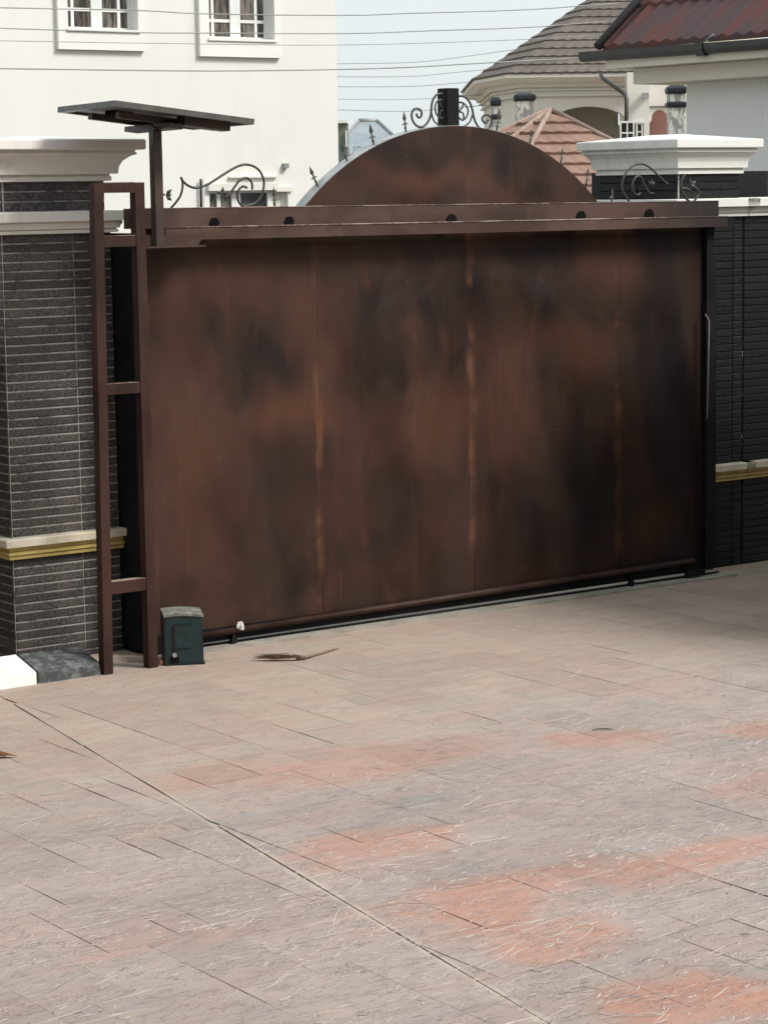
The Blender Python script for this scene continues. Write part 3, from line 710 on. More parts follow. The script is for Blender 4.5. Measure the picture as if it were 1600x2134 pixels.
# ladder-like catch frame on the left
cf = thing('catch_frame', (-.18, -.28, 0), 'brown ladder-like steel frame standing before the left pillar', 'steel frame')
YF0, YF1 = -.305, -.243
def leg(xa0, xa1, xb0, xb1, zt):
    m = MB(); m.loft([[(xa0, YF0, -.005), (xa1, YF0, -.005), (xa1, YF1, -.005), (xa0, YF1, -.005)], [(xb0, YF0, zt), (xb1, YF0, zt), (xb1, YF1, zt), (xb0, YF1, zt)]])
    m.build('leg', M['frame_brown'], cf)
leg(-.362, -.304, -.330, -.274, 2.762)
leg(-.070, -.010, -.072, -.012, 2.762)
MB().box(-.277, -.070, YF0 + .002, YF1 - .002, 2.706, 2.7615).build('top_bar', M['frame_brown'], cf)
MB().box(-.280, .02, YF0 + .004, YF1 - .004, 2.408, 2.468).build('rung', M['frame_brown'], cf)
MB().box(-.288, -.068, YF0 + .003, YF1 - .003, 1.586, 1.644).build('rung', M['frame_brown'], cf)
MB().box(-.300, -.068, YF0 + .003, YF1 - .003, .456, .525).build('rung', M['frame_brown'], cf)
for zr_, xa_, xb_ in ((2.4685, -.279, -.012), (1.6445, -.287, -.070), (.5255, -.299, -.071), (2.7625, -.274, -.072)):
    MB().box(xa_, xb_, YF0 + .006, YF1 - .006, zr_ - .0002, zr_ + .0022).build('dusty_highlight_top', M['worn'], cf)  # pale dusty strips that paint the highlight on each rung top
# receiver post closing the gap to the pillar
MB().box(.1195, .235, .012, .60, .0, 2.47).build('receiver_post', M['black_steel'], None, 'black steel receiver post in the gap behind the ladder-like frame', 'post')

# solar panel on its post
sp = thing('solar_lamp', (.14, -.2, 2.41), 'solar panel on a dark square post above the left end of the gate', 'solar panel')
MB().bbox(.102, .158, -.225, -.170, 2.398, 3.09, .003).build('post', M['post_paint'], sp)
MB().box(.02, .42, -.243, -.150, 2.392, 2.402).prism([(.165, -.176, 2.396), (.40, -.176, 2.396), (.46, -.176, 2.462), (.165, -.176, 2.462)], (0, .008, 0)).build('base_bracket', M['beam'], sp)
A, B, Cc = Vector((-.301, .144, 3.178)), Vector((-.303, -.519, 3.190)), Vector((.586, -.524, 3.094))
ex = (Cc - B).normalized(); ey = (A - B).normalized(); en = ex.cross(ey).normalized(); LX, LY = (Cc - B).length, (A - B).length
def pl(x, y, z): return B + ex * x + ey * y + en * z
def plbox(m, x0, x1, y0, y1, z0, z1):
    return m.add([pl(x, y, z) for z in (z0, z1) for y in (y0, y1) for x in (x0, x1)], [(0, 2, 3, 1), (4, 5, 7, 6), (0, 1, 5, 4), (2, 6, 7, 3), (0, 4, 6, 2), (1, 3, 7, 5)])
m = MB()
plbox(m, 0, LX, 0, .03, -.018, .014); plbox(m, 0, LX, LY - .03, LY, -.018, .014); plbox(m, 0, .03, .03, LY - .03, -.018, .014); plbox(m, LX - .03, LX, .03, LY - .03, -.018, .014)
m.build('panel_frame', M['solar_frame'], sp)
bs = plbox(MB(), .031, LX - .031, .031, LY - .031, -.002, .004).build('backsheet', M['solar_back'], sp)
plbox(MB(), .031, LX - .031, .031, LY - .031, .006, .010).build('cell_sheet', M['solar_cell'], sp)
m = plbox(MB(), .14, .78, .20, .245, -.055, -.019); plbox(m, .10, .62, .44, .485, -.055, -.019); plbox(m, .40, .49, .10, .60, -.085, -.056); m.build('support_bar', M['post_paint'], sp)
m = plbox(MB(), .16, .28, .30, .40, -.028, -.003); m.build('junction_box', M['roller'], sp)
m = plbox(MB(), .50, .80, .10, .19, -.06, -.004); m.build('lamp_body', M['post_paint'], sp)
m = MB(); m.tube(spline([pl(.22, .30, -.02), pl(.20, .22, -.08), pl(.3, .2, -.06), pl(.42, .25, -.09), (.16, -.2, 3.02), (.163, -.19, 2.6)], 5), .004, 5); m.build('cable', M['roller'], sp)

# track on the ground
MB().box(.30, 4.75, -.125, .10, -.02, .010).build('track_strip', M['concrete'], None, 'pale concrete track strip under the gate', 'gate track')
m = MB(); m.tube([(.25, .012, .014), (4.7, .012, .014)], .009, 6); m.build('track_rail', M['black_steel'], None, 'dark steel running rail along the concrete strip under the gate', 'rail')

# gate operator box
bx = thing('gate_motor', (.12, -.27, 0), 'small dark green gate motor box on the driveway at the gate foot', 'motor box')
fl, frr = Vector((.043, -.299)), Vector((.243, -.394)); ed = (frr - fl).normalized(); dn = Vector((-ed.y, ed.x)); bw = (frr - fl).length; bd = .20
def bp(a, b, z): p = fl + ed * a + dn * b; return (p.x, p.y, z)
def bpbox(m, a0, a1, b0, b1, z0, z1, ins=0):
    return m.loft([[bp(a0, b0, z0), bp(a1, b0, z0), bp(a1, b1, z0), bp(a0, b1, z0)], [bp(a0+ins, b0+ins, z1), bp(a1-ins, b0+ins, z1), bp(a1-ins, b1-ins, z1), bp(a0+ins, b1-ins, z1)]])
m = MB(); bpbox(m, 0, bw, 0, bd, .012, .285, .003); m.build('housing', M['teal'], bx)
bpbox(MB(), -.006, bw + .006, -.006, bd + .006, 0, .012).build('base_plate', M['box_side'], bx)
m = MB(); n = 8; rings = []
for i in range(n + 1):
    t = i / n; z = .288 + .026 * math.sin(math.pi * (.18 + .82 * t)) * .45 ; rings.append([bp(-.004 + (bw + .008) * t, -.004, z - .012), bp(-.004 + (bw + .008) * t, -.004, z), bp(-.004 + (bw + .008) * t, bd + .004, z + .008), bp(-.004 + (bw + .008) * t, bd + .004, z - .012)])
m.loft(rings); m.build('lid', M['box_lid'], bx)
bpbox(MB(), .055, .16, -.006, .004, .10, .235).build('front_panel', M['teal'], bx)
bpbox(MB(), .056, .158, -.008, .002, .232, .238).build('panel_ridge', M['box_side'], bx)
bpbox(MB(), .052, .060, -.009, .0, .045, .232).build('panel_groove', M['box_side'], bx)
p0, p1 = bp(.052, -.016, .062), bp(.052, .002, .062); m = MB(); m.tube([p0, p1], .013, 10); m.build('release_lock', M['rim'], bx)
bpbox(MB(), .030, .078, -.010, .002, .022, .046).build('release_lever', M['roller'], bx)
bpbox(MB(), -.0055, .0, .004, bd - .004, .013, .284).build('side_shade_plate', M['box_side'], bx)  # thin black sheet that paints the shade on the box's left face

# small things lying about
br = thing('palm_broom', (.8, -.5, 0), 'bundle broom of brown palm fibres lying on the driveway before the gate', 'broom')
m = MB(); a, b = onZ(553, 1374, .012), onZ(632, 1371, .015); hnd = onZ(706, 1351, .008)
for i in range(120):
    sp0 = random.gauss(0, 1); off = Vector((-.3, .6, 0)).normalized() * (sp0 * .022) + Vector((0, 0, abs(random.gauss(0, .008))))
    e = a + off * 1.5 + (a - b).normalized() * random.uniform(-.10, .05); e.z = max(.003, e.z)
    m.tube([b + off * .35, (b + e) / 2 + off * .3 + Vector((0, 0, .004)), e], [.0016, .0015, .0008], 3, False)
m.build('bristles', M['broom'], br)
m = MB(); bb = b + (a - b) * .2; m.tube([bb, b, b + (hnd - b) * .3, b + (hnd - b) * .65, hnd], [.017, .014, .008, .006, .003], 7); m.build('bound_handle', M['broom_light'], br)
p = onZ(334, 1385, 0); MB().bbox(p.x - .018, p.x + .01, p.y - .03, p.y + .0, 0, .03, .005).bbox(p.x + .013, p.x + .028, p.y - .035, p.y - .01, 0, .026, .004).build('brick_fragment', M['brick_bit'], None, 'small orange brick fragments beside the green motor box', 'brick bit')
p = onZ(-8, 1580, 0); m = MB()
pts = [(-.09, 0), (-.04, .028), (.02, .03), (.07, .012), (.105, 0), (.07, -.014), (.02, -.03), (-.04, -.026)]
m.loft([[(p.x + .81*x + .58*y, p.y - .58*x + .81*y, .004 + .35*abs(y) + .02*math.cos(18*x)*.3 + .004) for x, y in pts], [(p.x + .81*x + .58*y, p.y - .58*x + .81*y, .006 + .35*abs(y) + .02*math.cos(18*x)*.3 + .004) for x, y in pts]])
m.build('dry_leaf', M['leaf_dry'], None, 'curled orange-brown dry leaf on the driveway at the left edge', 'leaf')
p = onZ(1255, 1523, 0); m = MB(); m.tube([(p.x - .045, p.y + .026, .005), (p.x - .015, p.y + .014, .009), (p.x + .02, p.y - .010, .008), (p.x + .05, p.y - .028, .004)], [.0015, .003, .0035, .0012], 6)
m.build('dead_twig', M['pipe_dark'], None, 'short dark dead twig on the right of the driveway', 'twig')
p = onY(500, 1305, -.045); m = MB(); n = 9
ring = [(p.x + (.020 + .012 * random.random()) * math.cos(i * 2 * math.pi / n), p.z + (.020 + .014 * random.random()) * math.sin(i * 2 * math.pi / n)) for i in range(n)]
m.add([(x, -.05 + random.uniform(-.008, .008), z) for x, z in ring] + [(p.x, -.060, p.z + .012), (p.x, -.045, p.z)], [(i, (i+1) % n, n) for i in range(n)] + [((i+1) % n, i, n + 1) for i in range(n)])
m.build('white_rag', M['rag'], None, 'crumpled white scrap caught on the bottom rail of the gate', 'scrap')

# ================================================================ WHITE HOUSE
HY = 12.0
H0 = onY(0, 400, HY).x - 4; H1 = onY(703, 200, HY).x
hs = thing('white_house', ((H0 + H1) / 2, HY, 0), 'tall white house behind the gate on the left', 'house')
def hX(u, v): return onY(u, v, HY).x
def hZ(u, v): return onY(u, v, HY).z
wins = []
Z1b, Z1t = hZ(200, 66), hZ(200, 66) + 1.25
wins.append((hX(137, 50), hX(283, 50), Z1b, Z1t)); wins.append((hX(431, 60), hX(567, 60), hZ(500, 86), hZ(500, 86) + 1.25))
Z3t = hZ(500, 391); wins.append((hX(436, 400), hX(600, 400), Z3t - 1.2, Z3t))
# wall in bands round the openings
m = MB(); TOPZ = 8.2; xs = sorted([H0, H1] + [a for q in wins for a in q[:2]])
zsx = sorted([-.03, TOPZ] + [a for q in wins for a in q[2:]])
for x0, x1 in zip(xs, xs[1:]):
    run = None
    for za, zb in zip(zsx, zsx[1:]):
        xm, zm = (x0+x1)/2, (za+zb)/2
        hole = any(q[0] < xm < q[1] and q[2] < zm < q[3] for q in wins)
        if hole:
            if run: m.box(x0, x1, HY, HY + .22, run[0], run[1]); run = None
        else: run = (run[0], zb) if run else (za, zb)
    if run: m.box(x0, x1, HY, HY + .22, run[0], run[1])
m.box(H0, H1, HY + .24, HY + 9, -.03, TOPZ - .01)
m.build('wall', M['house_white'], hs)
m = MB(); m.loft(profile(rect(H0, H1, HY, HY + 9), [(.5, TOPZ), (.5, TOPZ + .15)]) + [[((H0+H1)/2, HY + 4.5, TOPZ + 2.4)] * 4]); m.build('roof', M['roof_brown'], hs)
def casement(x0, x1, z0, z1, cols, rows, Yf, par, glass):
    wn = MB(); fw = .045
    wn.box(x0, x1, Yf, Yf + .05, z0, z0 + .06).box(x0, x1, Yf, Yf + .05, z1 - .05, z1).box(x0, x0 + fw, Yf, Yf + .05, z0 + .06, z1 - .05).box(x1 - fw, x1, Yf, Yf + .05, z0 + .06, z1 - .05)
    xm = (x0 + x1) / 2; wn.box(xm - .07, xm + .07, Yf - .004, Yf + .05, z0 + .06, z1 - .05)
    o = wn.build('window', M['frame_white'], par)
    b = MB(); n = 0
    for s0, s1, big_first in ((x0 + fw, xm - .07, False), (xm + .07, x1 - fw, True)):
        wd = s1 - s0; xsplit = s0 + wd * (.66 if big_first else .30)
        b.box(xsplit - .018, xsplit + .018, Yf + .006, Yf + .044, z0 + .06, z1 - .05)
        zz = [z0 + .06] + [z0 + .06 + (z1 - z0 - .11) * r for r in rows] + [z1 - .05]
        for zc in zz[1:-1]:
            for sa, sb in ((s0, xsplit - .018), (xsplit + .018, s1)):
                b.box(sa, sb, Yf + .008, Yf + .042, zc - .018, zc + .018)
        for sa, sb in ((s0, xsplit - .018), (xsplit + .018, s1)):
            for za, zb in zip(zz, zz[1:]):
                g = .018
                MB().box(sa + .001, sb - .001, Yf + .02, Yf + .028, za + (g if za != zz[0] else 0), zb - (g if zb != zz[-1] else 0)).build('pane', glass, o)
    b.build('glazing_bars', M['frame_white'], o)
    return o
casement(*wins[0], 2, (.17, .62), HY + .10, hs, M['glass']); casement(*wins[1], 2, (.16, .62), HY + .10, hs, M['glass']); 
def surround(q, wl, wr, wb, par):
    x0, x1, z0, z1 = q; d0, d1 = HY - .055, HY - .001
    m = MB().box(x0 - wl, x1 + wr, d0, d1, z0 - wb, z0).box(x0 - wl, x0, d0, d1, z0 + .001, z1).box(x1, x1 + wr, d0, d1, z0 + .001, z1).box(x0 - wl, x1 + wr, d0, d1, z1 + .001, z1 + .14)
    o = m.build('window_surround', M['trim_white'], par)
    MB().box(x0 - .02, x1 + .02, HY - .075, HY + .10, z0 + .001, z0 + .03).build('sill', M['trim_white'], o)
surround(wins[0], .125, .09, .20, hs); surround(wins[1], .13, .09, .18, hs)
# lower window
x0, x1, z0, z1 = wins[2]
o = MB().box(x0 - .03, x1 - .18, HY - .05, HY + .10, z1 - .03, z1 + .05).box(x1 - .18, x1 + .05, HY - .03, HY + .1, z1 - .05, z1 + .005).build('window_head', M['grey_white'], hs)
o = MB().box(x0, x0 + .04, HY + .06, HY + .12, z0, z1).box(x0 + .14, x0 + .19, HY + .06, HY + .12, z0, z1 - .06).box(x0 + .34, x0 + .46, HY + .05, HY + .12, z0, z1 - .06).box(x1 - .26, x1 - .19, HY + .05, HY + .12, z0, z1 - .06).box(x1 - .04, x1, HY + .06, HY + .12, z0, z1).box(x0 + .04, x1 - .04, HY + .06, HY + .12, z1 - .06, z1 - .035).build('window', M['frame_white'], hs)
MB().box(x0 + .04, x0 + .14, HY + .08, HY + .09, z0, z1 - .06).build('pane', M['glass'], o)
MB().box(x0 + .19, x0 + .34, HY + .08, HY + .09, z0, z1 - .06).build('pane', M['glass'], o)
MB().box(x0 + .46, x1 - .26, HY + .08, HY + .09, z0, z1 - .06).build('pane', M['glass_dark'], o)
MB().box(x1 - .19, x1 - .04, HY + .08, HY + .09, z0, z1 - .06).build('pane', M['grey_white'], o)
MB().box(hX(475, 368), hX(575, 368), HY - .05, HY - .001, hZ(500, 370), hZ(500, 367)).build('ledge', M['grey_white'], hs)
MB().tube([(hX(417, 400), HY - .05, 1.2), (hX(417, 400), HY - .05, hZ(417, 372))], .018, 6).build('stand_pipe', M['wire'], hs)
q = onY(592, 345, HY); MB().box(q.x - .03, q.x + .03, HY - .06, HY - .001, q.z - .03, q.z + .03).build('wall_lamp', M['wire'], hs)

# ================================================================ FAR HOUSES BETWEEN
def facing(): return Vector((AX_R.x, AX_R.y, 0)).normalized(), Vector((AX_F.x, AX_F.y, 0)).normalized()
ER, EF = facing()
def vbox(m, c, r0, r1, f0, f1, z0, z1):                     # box in the oblique street's axes
    P = [Vector((c.x, c.y, 0)) + ER * r + EF * f for f in (f0, f1) for r in (r0, r1)]
    return m.add([(p.x, p.y, z) for z in (z0, z1) for p in P], [(0, 2, 3, 1), (4, 5, 7, 6), (0, 1, 5, 4), (2, 6, 7, 3), (0, 4, 6, 2), (1, 3, 7, 5)])
D = 70; c = onD(765, 300, D); k = D / FPX
ze = onD(765, 300, D).z; zr = onD(765, 247, D).z
fh = thing('blue_roof_house', (c.x, c.y, 0), 'distant house with blue-grey hipped roof seen left of the arch', 'house')
vbox(MB(), c, -52*k, 70*k, 0, 6, -.05, ze - .3).build('wall', M['cool_white'], fh)
def plan(c, pts): return [Vector((c.x, c.y, 0)) + ER * a + EF * b for a, b in pts]
eave = plan(c, [(-80*k, -.6), (95*k, -.6), (95*k, 7), (-80*k, 7)]); rdg = plan(c, [(-18*k, 2.6), (22*k, 2.6), (22*k, 4), (-18*k, 4)])
m = MB(); m.loft([[(p.x, p.y, ze - .3) for p in eave], [(p.x, p.y, zr) for p in rdg]]); m.build('roof', M['far_roof'], fh)
m = MB(); m.tube([(rdg[0].x, rdg[0].y, zr + .02), (rdg[1].x, rdg[1].y, zr + .02)], .07, 6); m.tube([(rdg[1].x, rdg[1].y, zr + .02), (eave[1].x, eave[1].y, ze - .28)], .05, 6); m.tube([(rdg[0].x, rdg[0].y, zr + .02), (eave[0].x, eave[0].y, ze - .28)], .05, 6); m.build('ridge_cap', M['wire'], fh)
D = 55; c = onD(714, 300, D); k = D / FPX
tw = thing('green_tower', (c.x, c.y, 0), 'narrow dark green building close beside the white house corner', 'building')
vbox(MB(), c, -40*k, 10*k, 0, 2, -.05, onD(714, 256, D).z).build('wall', M['far_green'], tw)
vbox(MB(), c, -41*k, 11.5*k, -.1, 2.1, onD(714, 256, D).z, onD(714, 250, D).z).build('roof_slab', M['cool_white'], tw)
vbox(MB(), c, 6*k, 9.5*k, -.06, -.001, onD(714, 305, D).z, onD(714, 272, D).z).build('downpipe', M['frame_white'], tw)
# shrub
D = 34; c = onD(722, 330, D)
sh = thing('shrub', (c.x, c.y, 0), 'small leafy shrub showing between the white house and the arch', 'shrub')
m = MB(); stem = []
for i in range(9):
    t = Vector((c.x, c.y, 0)) + ER * random.uniform(-.14, .14); tp = t + ER * random.uniform(-.12, .12) + Vector((0, 0, c.z + random.uniform(-.15, .16)))
    m.tube([t, (t + tp) / 2 + ER * random.uniform(-.05, .05), tp], [.014, .010, .004], 4); stem.append((t, tp))
m.build('stems', M['pipe_dark'], sh)
m = MB()
for i in range(420):
    t, tp = random.choice(stem); s = random.uniform(.45, 1.0); q = t + (tp - t) * s + ER * random.gauss(0, .05) + EF * random.gauss(0, .1) + Vector((0, 0, random.gauss(0, .04)))
    d = Vector((random.gauss(0, 1), random.gauss(0, 1), random.gauss(0, .6))).normalized(); n = d.orthogonal().normalized(); L = random.uniform(.03, .06)
    m.add([q, q + d*L*.5 + n*L*.25, q + d*L, q + d*L*.5 - n*L*.25], [(0, 1, 2, 3)])
m.build('leaves', M['green'], sh, kind='stuff')

# ---------------------------------------------------------------- tiled hip roof in courses
def courses(parent, a, b, ap_a, ap_b, n, mat, lip=.03, step=.16, name='tile_course', over=.02):
    """rows of stone-coated tile on the facet a-b (eave) up to ap_a-ap_b (top)"""
    a, b, ap_a, ap_b = map(Vector, (a, b, ap_a, ap_b)); nrm = (b - a).cross(ap_a - a).normalized()
    if nrm.z < 0: nrm = -nrm
    for i in range(n):
        t0, t1 = i / n, (i + 1) / n + over / n * 4
        t1 = min(t1, 1)
        p0, p1 = a.lerp(ap_a, t0), b.lerp(ap_b, t0); q0, q1 = a.lerp(ap_a, t1), b.lerp(ap_b, t1)
        k = max(2, int((p1 - p0).length / step)) * 2
        lo, mi, hi = [], [], []
        for j in range(k + 1):
            s = j / k; z = (.010 if j % 2 else -.006)
            lo.append(p0.lerp(p1, s) + nrm * (z - .004)); mi.append(p0.lerp(p1, s) + nrm * (lip + z)); hi.append(q0.lerp(q1, s) + nrm * .004)
        m = MB(); m.loft([lo, mi, hi], closed=False, cap0=False, cap1=False); m.build(name, mat, parent)

# brown-roofed house
D = 41.0
e1 = onD(1053, 150, D); ZE = e1.z
e0 = onZ(985, 163, ZE); e2 = onZ(1352, 146, ZE)
bh = thing('bungalow', (e1.x + 2, e1.y + 3, 0), 'cream house with large brown tiled roof behind the arch', 'house')
ap = onD(1335, -80, D + 4.2)
e0b = e0 + EF * 6; e3 = e2 + ER * 1.5 + EF * 3; e3b = e3 + EF * 5
plan_e = [e0b, e0, e1, e2, e3, e3b]
rf = MB(); rf.add([p for p in plan_e] + [ap], [(i, i + 1, 6) for i in range(5)] + [(5, 0, 6), tuple(range(6))]); rfo = rf.build('roof', M['roof_brown'], bh)
rfo.location.z -= .03
for i in range(5): courses(rfo, plan_e[i], plan_e[i+1], plan_e[i].lerp(ap, .97), plan_e[i+1].lerp(ap, .97), 14, M['roof_brown'], .030, .18)
pe2 = [Vector((p.x, p.y)) for p in plan_e]
def ccw(poly):
    A = sum(a.x*b.y - b.x*a.y for a, b in zip(poly, poly[1:] + poly[:1])); return poly if A > 0 else poly[::-1]
pw = ccw(pe2)
def bz(v): return onD(1150, v, D + .3).z
m = MB(); m.loft(profile(pw, [(-.02, ZE - .02), (-.02, ZE - .09), (-.14, ZE - .17), (-.26, bz(172)), (-.30, bz(178)), (-.30, bz(180)), (-.37, bz(180.5)), (-.37, bz(184)), (-.33, bz(184.5)), (-.33, bz(187)), (-.40, bz(188)), (-.40, bz(196)), (-.36, bz(196.5)), (-.36, bz(199)), (-.43, bz(200))]), cap0=False, cap1=False); m.build('eave_moulding', M['grey_white'], bh)
# front wall with an arched porch opening, other walls plain
inn = offset_poly(pw, -.44); ZW = bz(190)
idx = {}
for i, p in enumerate(pw):
    for nm, q in (('0b', e0b), ('0', e0), ('1', e1), ('2', e2), ('3', e3), ('3b', e3b)):
        if (Vector((q.x, q.y)) - p).length < 1e-6: idx[nm] = Vector((inn[i].x, inn[i].y, 0))
def wallseg(m, a, b, z0, z1, th=.2):
    d = (b - a).normalized(); n = Vector((-d.y, d.x, 0));
    if n.dot(EF) < 0 and abs(n.dot(EF)) > .3: n = -n
    P = [a, b, b + n * th, a + n * th]
    m.add([(p.x, p.y, z) for z in (z0, z1) for p in P], [(0, 1, 2, 3), (4, 7, 6, 5), (0, 4, 5, 1), (1, 5, 6, 2), (2, 6, 7, 3), (3, 7, 4, 0)])
m = MB(); wallseg(m, idx['0b'], idx['0'], -.05, ZW); wallseg(m, idx['0'], idx['1'], -.05, ZW); wallseg(m, idx['2'], idx['3'], -.05, ZW); m.build('side_wall', M['grey_white'], bh)
a, b = idx['1'], idx['2']; dv = (b - a).normalized(); Lw = (b - a).length
def wall_u(u): # where the sight line at column u meets the front wall plane
    d = ray(u, 230); n = Vector((-dv.y, dv.x, 0)); t = (a - CAM).dot(n) / d.dot(n); return (CAM + d * t - a).dot(dv)
u0, u1 = wall_u(1150), wall_u(1303); zt, zs = bz(221), bz(246)
pts = [(0, ZW), (0, -.05), (u0, -.05), (u0, zs)] + [(u0 + (u1 - u0) * i / 16, zs + (zt - zs) * math.sin(math.pi * i / 16) ** .6) for i in range(1, 16)] + [(u1, zs), (u1, -.05), (Lw, -.05), (Lw, ZW)]
m = MB(); nb = Vector((-dv.y, dv.x, 0)); nb = nb if nb.dot(EF) > 0 else -nb
m.prism([a + dv * s + Vector((0, 0, z)) for s, z in pts], nb * .22); m.build('arched_wall', M['grey_white'], bh)
m = MB(); m.prism([a + dv * s + nb * 1.6 + Vector((0, 0, z)) for s, z in ((0, -.05), (Lw, -.05), (Lw, ZW), (0, ZW))], nb * .15); m.build('porch_back_wall', M['soffit'], bh)
m = MB(); m.prism([a + dv * s + nb * f + Vector((0, 0, zt + .12)) for s, f in ((0, .23), (Lw, .23), (Lw, 1.58), (0, 1.58))], Vector((0, 0, .1))); m.build('porch_ceiling', M['roof_edge'], bh)
wq = a + dv * (wall_u(1262) + .35) + nb * 1.55
o = MB().prism([wq + Vector((0, 0, bz(300))), wq + dv * .36 + Vector((0, 0, bz(300))), wq + dv * .36 + Vector((0, 0, bz(256))), wq + Vector((0, 0, bz(256)))], nb * .03).build('window', M['grey_white'], bh)
w2 = wq + dv * .09 - nb * .012
MB().prism([w2 + Vector((0, 0, bz(300))), w2 + dv * .17 + Vector((0, 0, bz(300))), w2 + dv * .17 + Vector((0, 0, bz(262))), w2 + Vector((0, 0, bz(262)))], nb * .008).build('pane', M['glass_dark'], o)
# side arch on the left facet
sa, sb = idx['0'], idx['1']; sd_ = (sb - sa).normalized(); sn = Vector((sd_.y, -sd_.x, 0)); sn = sn if sn.dot(EF) < 0 else -sn
# downpipe
pp = [onD(1252, 155, D - .5), onD(1256, 162, D - .6), onD(1302, 196, D - 1.1), onD(1305, 204, D - 1.12), onD(1305, 300, D - 1.12)]
m = MB(); m.tube(pp, .035, 8); m.build('downpipe', M['pipe_dark'], bh)

# right wing of the same house
D2 = 40.0; k = D2 / FPX; c = onD(1306, 250, D2)
def wz(v): return onD(1340, v, D2).z
wg = thing('house_wing', (c.x, c.y, 0), 'cream house wing with open casement window and pink arch', 'house')
def wr(u): return (u - 1306) * k
m = MB()
vbox(m, c, wr(1307), wr(1353), 0, .3, wz(256), wz(150)); vbox(m, c, wr(1341), wr(1353), 0, .3, -.05, wz(256)); vbox(m, c, wr(1307), wr(1341), 0, .3, -.05, wz(312))
m.build('pier_wall', M['grey_white'], wg)
def wp(u, v, f): q = Vector((c.x, c.y, 0)) + ER * wr(u) + EF * f; return Vector((q.x, q.y, wz(v)))
arcp = [(1354, 150), (1354, 262), (1362, 248)] + [(1379 - 17 * math.cos(math.pi * i / 12) , 245 - 18 * math.sin(math.pi * i / 12)) for i in range(13)] + [(1397, 330), (1440, 330), (1440, 150)]
m = MB(); m.prism([wp(u, v, .32) for u, v in arcp], EF * .15); m.build('arch_wall', M['grey_white'], wg)
vbox(MB(), c, wr(1345), wr(1420), .75, .9, -.05, wz(200)).build('pink_wall', M['pink'], wg)
vbox(MB(), c, wr(1350), wr(1440), .28, .32, wz(222), wz(220)).build('string_course', M['roof_edge'], wg)
vbox(MB(), c, wr(1318), wr(1342), -.03, .0, wz(256), wz(251)).build('window_head', M['frame_white'], wg)
o = vbox(vbox(vbox(vbox(MB(), c, wr(1326), wr(1328.5), -.01, .04, wz(312), wz(256)), c, wr(1336), wr(1338.5), -.01, .04, wz(312), wz(256)), c, wr(1328.5), wr(1336), -.01, .04, wz(275), wz(272.5)), c, wr(1328.5), wr(1336), -.01, .04, wz(258.5), wz(256)).build('window', M['frame_white'], wg)
vbox(MB(), c, wr(1328.5), wr(1336), .012, .02, wz(312), wz(258.5)).build('pane', M['glass_dark'], o)
vbox(MB(), c, wr(1307.5), wr(1326), .10, .12, wz(312), wz(256)).build('curtain', M['glass'], o)
# the opened sash
o = MB()
for u_0, u_1, v0, v1 in ((1287, 1290, 252, 312), (1314, 1317, 252, 312), (1290, 1314, 252, 256), (1301, 1303.5, 256, 312), (1290, 1301, 275, 278), (1303.5, 1314, 275, 278)):
    vbox(o, c, wr(u_0), wr(u_1), -.36, -.32, wz(v1), wz(v0))
o = o.build('casement_sash', M['frame_white'], wg)
for u_0, u_1, v0, v1 in ((1290, 1301, 256, 275), (1303.5, 1314, 256, 275), (1290, 1301, 278, 312), (1303.5, 1314, 278, 312)):
    vbox(MB(), c, wr(u_0) + .002, wr(u_1) - .002, -.345, -.335, wz(v1), wz(v0)).build('pane', M['glass_dark'], o)
q = wp(1343, 200, -.12); m = MB(); vbox(m, q, -.05, .05, -.03, .10, q.z - .04, q.z + .05); m.build('flood_lamp', M['wire'], wg)

# column with dark caps, and the two smaller ones on the left
def cpillar(label, u_0, u_1, D, bands, v0, v1):
    k = D / FPX; c = onD((u_0 + u_1) / 2, 300, D); h = (u_1 - u_0) / 2 * k
    t = thing('capped_column', (c.x, c.y, 0), label, 'column', 'capped columns of the neighbouring house')
    def z(v): return onD((u_0 + u_1) / 2, v, D).z
    vbox(MB(), c, -h * .80, h * .80, 0, h * 1.6, -.05, z(v0)).build('shaft', M['column'], t)
    for va, vb, g in bands:
        P = [Vector((c.x, c.y, 0)) + ER * r + EF * f for r, f in ((-h*.8, 0), (h*.8, 0), (h*.8, h*1.6), (-h*.8, h*1.6))]
        pol = ccw([Vector((p.x, p.y)) for p in P]); e = h * .2 * g
        m = MB(); m.loft(profile(pol, [(0, z(vb) - .01), (e * .6, z(vb)), (e, z(vb) + (z(va) - z(vb)) * .3), (e, z(va) - (z(va) - z(vb)) * .25), (e * .4, z(va)), (-h * .3, z(va) + .03)])); m.build('cap_moulding', M['gutter'], t)
cpillar('peeling grey and white column with two dark caps by the pink arch', 1389, 1431, 33, [(180, 194, 1.0), (212, 222, 1.0)], 181, 300)
cpillar('broad stub column with a single dark cap above the terracotta roof', 1071, 1117, 38, [(196, 209, 1.0)], 197, 300)
cpillar('slim column with two dark caps right of the crown scrolls', 1022, 1045, 37, [(206, 219, 1.0), (238, 247, .9)], 207, 300)

